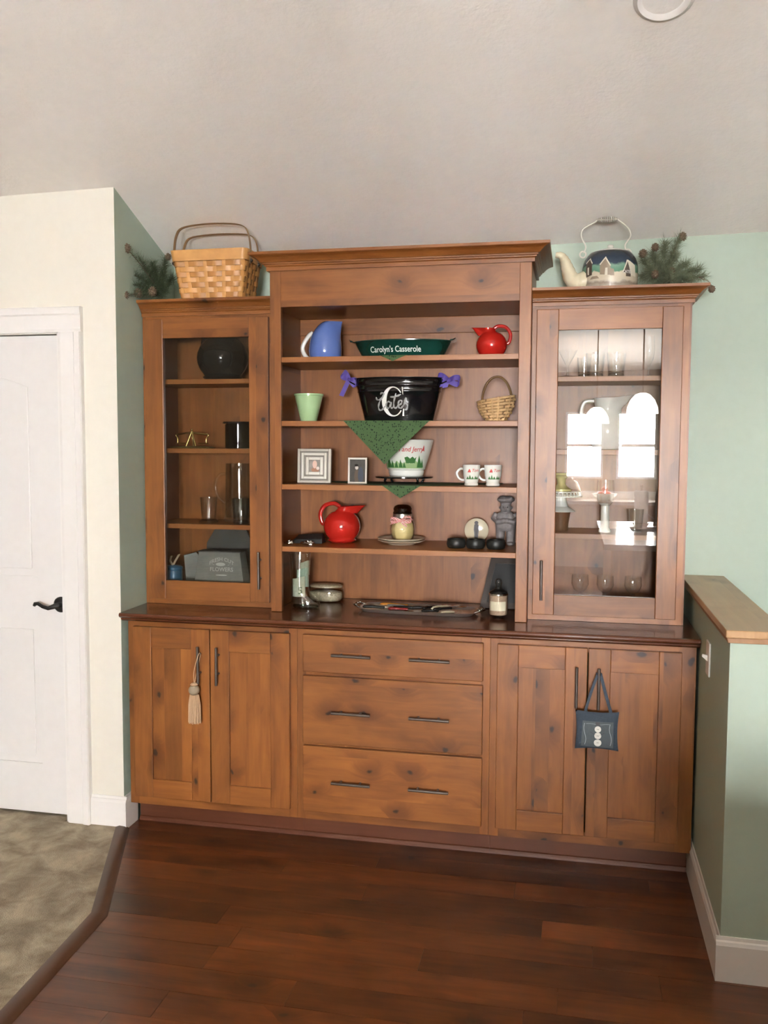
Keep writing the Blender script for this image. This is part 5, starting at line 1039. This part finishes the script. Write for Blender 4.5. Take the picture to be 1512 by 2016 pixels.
part('spout', MB().tube(curve([((a-1201)*k, -.02, (pyb-b)*k) for a, b in sp_]), [q_*k for q_ in [20]*3+[19.5]*3+[18.5]*3+[17]*3+[15.5]*3+[14]*3+[12.5]*3+[11]*3+[9.5]*3+[8]*3+[7]*3+[6]*3+[5]], 14), CRM, t, world=False, smooth=60, label='cream curved spout')
hp = [(1150, 497), (1153, 484), (1146, 470), (1144, 460), (1149, 449), (1170, 438), (1174, 434)]; hq = [(1213, 434), (1218, 438), (1232, 450), (1238, 460), (1238, 470), (1229, 484), (1231, 498)]
WIRE = plain('white_wire', (.74, .72, .64), .35); W3 = lambda L_: [((a-1201)*k, 0, (pyb-b)*k) for a, b in L_]
part('handle', MB().tube(curve(W3(hp)), 1.5*k, 8).tube(curve(W3(hq)), 1.5*k, 8).tube(W3([(1173, 434), (1214, 434)]), 1.2*k, 8), WIRE, t, world=False, smooth=60)
part('coil_grip', MB().tube([((1173+41*i/160-1201)*k, (2+3.5*math.sin(PI*i/160))*k*math.cos(i/160*22*PI), (pyb-434)*k+(2+3.5*math.sin(PI*i/160))*k*math.sin(i/160*22*PI)) for i in range(161)], 1.25*k, 6), plain('grey_coil', (.40, .38, .33), .4), t, world=False, smooth=60)
for (a, b) in ((1148, 500), (1234, 499)): part('handle_ear', MB().tube([((a-1201)*k+6*k*math.cos(i*PI/10), 0, (pyb-b)*k+6*k*math.sin(i*PI/10)) for i in range(20)], 1.6*k, 8, closed=True), WIRE, t, world=False, smooth=60)
# --- pine sprays
NEED = plain('pine_needles', (.075, .105, .055), .7, noise=.4, nscale=40); NEED2 = plain('pine_needles_dusty', (.17, .20, .125), .75, noise=.3, nscale=40); TWIG = plain('twig', (.09, .06, .04), .8); CONE = plain('pine_cone', (.16, .115, .075), .7, noise=.3, nscale=60)
def spray(lab, y0, root, twigs, cones, seed, mat):
    random.seed(seed); c = at(root[0], root[1], 1, y0); t = thing('pine_spray', lab, 'greenery', (c.x, y0, TZ)); k = ps(c); base = Vector((c.x, y0, TZ)); tw = MB(); nd = MB()
    for (px, py, dy, dens) in twigs:
        e = at(px, py, 1, y0+dy)-base; s_ = Vector((0, 0, .02)); mid = (s_+e)/2+Vector((0, 0, .012)); pts = curve([s_, mid, e], 6); tw.tube(pts, .0016, 5)
        for i in range(int(dens*1.7)):
            f = random.random()**.7; q = pts[min(len(pts)-1, int(f*(len(pts)-1)+.5))]; d = Vector((random.gauss(0, 1), random.gauss(0, 1), random.gauss(.15, 1))).normalized()
            ax = (pts[-1]-pts[0]).normalized(); d = (d*.85+ax*.55).normalized(); L_ = random.uniform(.020, .048); sd = d.cross(Vector((random.random(), random.random(), random.random()))).normalized()*.0009
            q = q+Vector((random.gauss(0, .004), random.gauss(0, .004), random.gauss(0, .004))); a = q+d*L_
            if a.z < .001: a.z = .001
            if q.z < .001: q.z = .001
            if base.x+a.x < WX+.003: continue
            nd.add([q-sd, q+sd, a], [(0, 1, 2)])
    part('twigs', tw, TWIG, t, world=False); part('needles', nd, mat, t, world=False, kind='stuff')
    for (px, py, dy, r) in cones:
        o = at(px, py, 1, y0+dy)-base; m = MB(); r = r*k; ph = 0
        m.ball(o, r*.75, r*.75, r*.9, 10, 7)
        for j in range(34):
            zf = -1+2*(j+.5)/34; a = j*2.39996; rr_ = math.sqrt(max(0, 1-zf*zf)); d = Vector((rr_*math.cos(a), rr_*math.sin(a), zf)); q = o+Vector((d.x*r, d.y*r, d.z*r*1.1)); sd = d.cross(Vector((0, 0, 1))).normalized()*r*.28; up = sd.normalized().cross(d)*r*.16
            m.add([o+d*r*.6-sd, o+d*r*.6+sd, q+sd*.5+up, q-sd*.5+up, q-up*.4], [(0, 1, 2, 3), (3, 2, 4), (0, 3, 4), (1, 4, 2), (0, 4, 1)])
        part('pine_cone', m, CONE, t, world=False)
    return t
spray('dusty green pine spray with small cones beside the painted kettle', -.27, (1300, 556), [(1268, 512, 0, 260), (1285, 497, .02, 300), (1310, 480, .03, 330), (1338, 470, 0, 240), (1330, 505, -.03, 380), (1352, 520, 0, 380), (1378, 530, .02, 320), (1388, 545, 0, 240), (1345, 548, -.06, 380), (1318, 540, -.08, 420), (1280, 535, -.06, 380), (1300, 525, 0, 420), (1262, 545, -.03, 300), (1360, 552, -.07, 240), (1325, 552, -.16, 120)], [(1344, 466, 0, 8.5), (1290, 487, 0, 8), (1266, 500, 0, 9), (1322, 535, -.06, 8), (1290, 540, -.07, 8)], 21, NEED2)
spray('dark green pine spray with cones between the picnic basket and the wall', -.40, (318, 588), [(274, 508, -.06, 200), (262, 540, -.07, 340), (285, 530, .0, 380), (300, 520, .03, 380), (325, 512, .02, 300), (320, 540, 0, 380), (262, 560, -.09, 280), (290, 560, -.04, 420), (322, 565, -.03, 320), (310, 550, -.02, 420), (340, 548, .12, 240), (275, 575, -.08, 280), (256, 496, -.12, 110), (250, 582, -.13, 110)], [(249, 489, -.13, 9), (331, 506, .02, 7), (245, 581, -.14, 9), (272, 577, -.08, 9), (300, 574, -.06, 9)], 22, NEED)
# stray cone hanging from the crown end
p = at(1398, 569, 1, -.30); m = MB().ball((0, 0, 0), .012, .012, .014, 12, 8)
for j in range(26):
    zf = -1+2*(j+.5)/26; a = j*2.39996; rr_ = math.sqrt(1-zf*zf); m.ball((rr_*.011*math.cos(a), rr_*.011*math.sin(a), zf*.013), .004, .004, .0025, 6, 4)
m.tube([(0, 0, .012), (-.012, .004, .03), (-.05, .006, .047)], .0012, 5)
o = part('pine_cone', m, CONE, None, world=False, loc=(p.x+.006, -.30, p.z)); tag(o, 'single small pine cone dangling off the end of the crown moulding', 'pine cone')
# ================================================================== hanging on the base cabinet pulls
hx, hz = .3515, .762; t = thing('tassel', 'cream tassel with grey bead hanging from a cabinet pull', 'tassel', (hx-.012, YD-.034, .60)); k = ps((hx, YD-.03, .65)); CRMY = plain('cream_yarn', (.62, .42, .26), .9, bump=.6, bscale=260)
zb_ = at(382, 1349, 1, YD-.04).z-.60; ze = at(382, 1424, 1, YD-.04).z-.60; xo = at(382, 1380, 1, YD-.04).x-(hx-.012)
part('cord', MB().tube(curve([(xo, -.004, zb_), (.004, -.012, zb_+.06), (.0205, -.006, hz-.60), (.0205, .010, hz-.60+.004), (.0195, .014, hz-.60-.01), (.006, .010, zb_+.05), (xo, -.002, zb_)]), .0014, 6), CRMY, t, world=False, smooth=60)
part('bead', MB().ball((xo, -.004, zb_-10*k), 11*k, 11*k, 10.5*k, 20, 12), plain('grey_bead', (.33, .27, .19), .6), t, world=False, smooth=60)
part('cap', MB().lathe([(5*k, zb_-2*k), (8*k, zb_+1*k), (5*k, zb_+4*k), (.001, zb_+4.5*k)], 16, c=(xo, -.004, 0)), CRMY, t, world=False, smooth=60)
sk_ = MB()
for j in range(46):
    a = j*2.39996; r = 12*k*math.sqrt((j+.5)/46); sk_.tube([(xo+r*.75*math.cos(a), -.004+r*.6*math.sin(a), zb_-19*k), (xo+r*1.05*math.cos(a), -.004+r*.75*math.sin(a), zb_-40*k), (xo+r*1.1*math.cos(a), -.004+r*.8*math.sin(a), ze+.001*(j % 3))], .0016, 5)
part('skirt', sk_, CRMY, t, world=False, smooth=60, kind='stuff')
# little cushion with button snowman
cx_, cz0, cz1 = at(1175, 1437, 1, YD-.05).x, at(1175, 1476, 1, YD-.05).z, at(1175, 1399, 1, YD-.05).z; k = ps((cx_, YD-.05, .55)); hh2 = (cz1-cz0)/2; ww2 = 42*k
t = thing('hanging_cushion', 'small blue denim cushion with a button snowman hanging from a pull', 'cushion', (cx_, YD-.034-.018, cz0)); DEN = plain('denim_blue', (.045, .062, .085), .85, noise=.25, nscale=150, bump=.3, bscale=500); FELT = plain('grey_felt', (.095, .115, .125), .9, noise=.12, nscale=120)
def cushion(n=18):
    vs, fs = [], []
    for s in (-1, 1):
        for j in range(n+1):
            for i in range(n+1):
                u, v = 2*i/n-1, 2*j/n-1; bul = (1-abs(u)**2.6)*(1-abs(v)**2.6); pin = 1-.07*(1-abs(v)**2)*(abs(u) > .5)*abs(u); pz = 1-.08*(1-u*u)*abs(v)
                vs.append((u*ww2*pin, s*.017*bul**.7, hh2+v*hh2*pz))
    m_ = (n+1)**2
    for s in (0, 1):
        for j in range(n):
            for i in range(n): fs.append(tuple(s*m_+q for q in (j*(n+1)+i, j*(n+1)+i+1, (j+1)*(n+1)+i+1, (j+1)*(n+1)+i)))
    return MB().add(vs, fs)
part('pad', cushion(), DEN, t, world=False, smooth=70)
cu = lambda x, z, o=.001: (x, -.017*max(0, (1-abs(x/ww2)**2.6)*(1-abs((z-hh2)/hh2)**2.6))**.7-o, z)
decal([[(-.72*ww2, .20*hh2), (.76*ww2, .16*hh2), (.74*ww2, 1.50*hh2), (-.66*ww2, 1.52*hh2)]], lambda x, z: cu(x, z, .0012), FELT, t, 'felt_patch', 7)
THR = plain('pale_thread', (.42, .46, .48), .8)
for s in (-1, 1): decal(stroke2d([((s*.58+.03+.05*math.sin(v*6))*ww2, hh2*(.30+v*1.1)) for v in [i/14 for i in range(15)]], .0016), lambda x, z: cu(x, z, .0022), THR, t, 'stitching', 0)
decal(stroke2d([((-.5+v*1.1)*ww2, hh2*(1.38+.02*math.sin(v*9))) for v in [i/12 for i in range(13)]], .0009), lambda x, z: cu(x, z, .0022), THR, t, 'stitching', 0)
BTN = plain('white_button', (.78, .76, .70), .3, coat=.3)
for (zf, r) in ((1.13, 6.2), (.80, 6.6), (.44, 7.2)):
    c_ = cu(.04*ww2, hh2*zf, .001); b_ = part('button', MB().lathe([(.001, 0), (r*k, 0), (r*k, .0012), (r*.8*k, .0022), (r*.6*k, .0016), (.001, .0016)], 24).rot(PI/2, 'X').move(*c_), BTN, t, world=False, smooth=40)
    m = MB()
    for dx in (-1, 1): m.ball((c_[0]+dx*1.2*k, c_[1]-.0018, c_[2]), .7*k, .0006, .7*k, 8, 5)
    part('button_hole', m, FIG, b_, world=False)
decal([[((x_-.0)*k+.03*ww2, hh2*1.30+z_*k) for x_, z_ in q_] for q_ in ([(-5.5, 0), (5.5, 0), (5.5, 1.6), (-5.5, 1.6)], [(-3.8, 1.6), (3.8, 1.6), (4.2, 7.5), (-4.2, 7.5)])], lambda x, z: cu(x, z, .003), FIG, t, 'hat', 2)
decal(stroke2d([(.12*ww2, hh2*.84), (.24*ww2, hh2*.90), (.34*ww2, hh2*.96)], .0012)+stroke2d([(-.06*ww2, hh2*.84), (-.2*ww2, hh2*.92), (-.3*ww2, hh2*.98)], .0012), lambda x, z: cu(x, z, .003), FIG, t, 'twig_arm', 0)
px_ = 1.920-cx_; pzt = .772-cz0
for s in (-1, 1):
    part('strap', MB().strip(curve([(s*.60*ww2+.003, -.001, hh2*1.88), (s*.34*ww2+px_*.5, .004, (hh2*1.9+pzt)/2), (px_+s*.008, .018, pzt-.01), (px_+s*.004, .030, pzt)], 5), (.011, 0, .002), (0, .6, .0), .002), DEN, t, world=False)
part('strap_loop', MB().tube([(px_+.0095*math.cos(a*PI/10), .026+.004*math.sin(a*PI/10), pzt) for a in range(20)], .002, 6, closed=True), DEN, t, world=False)
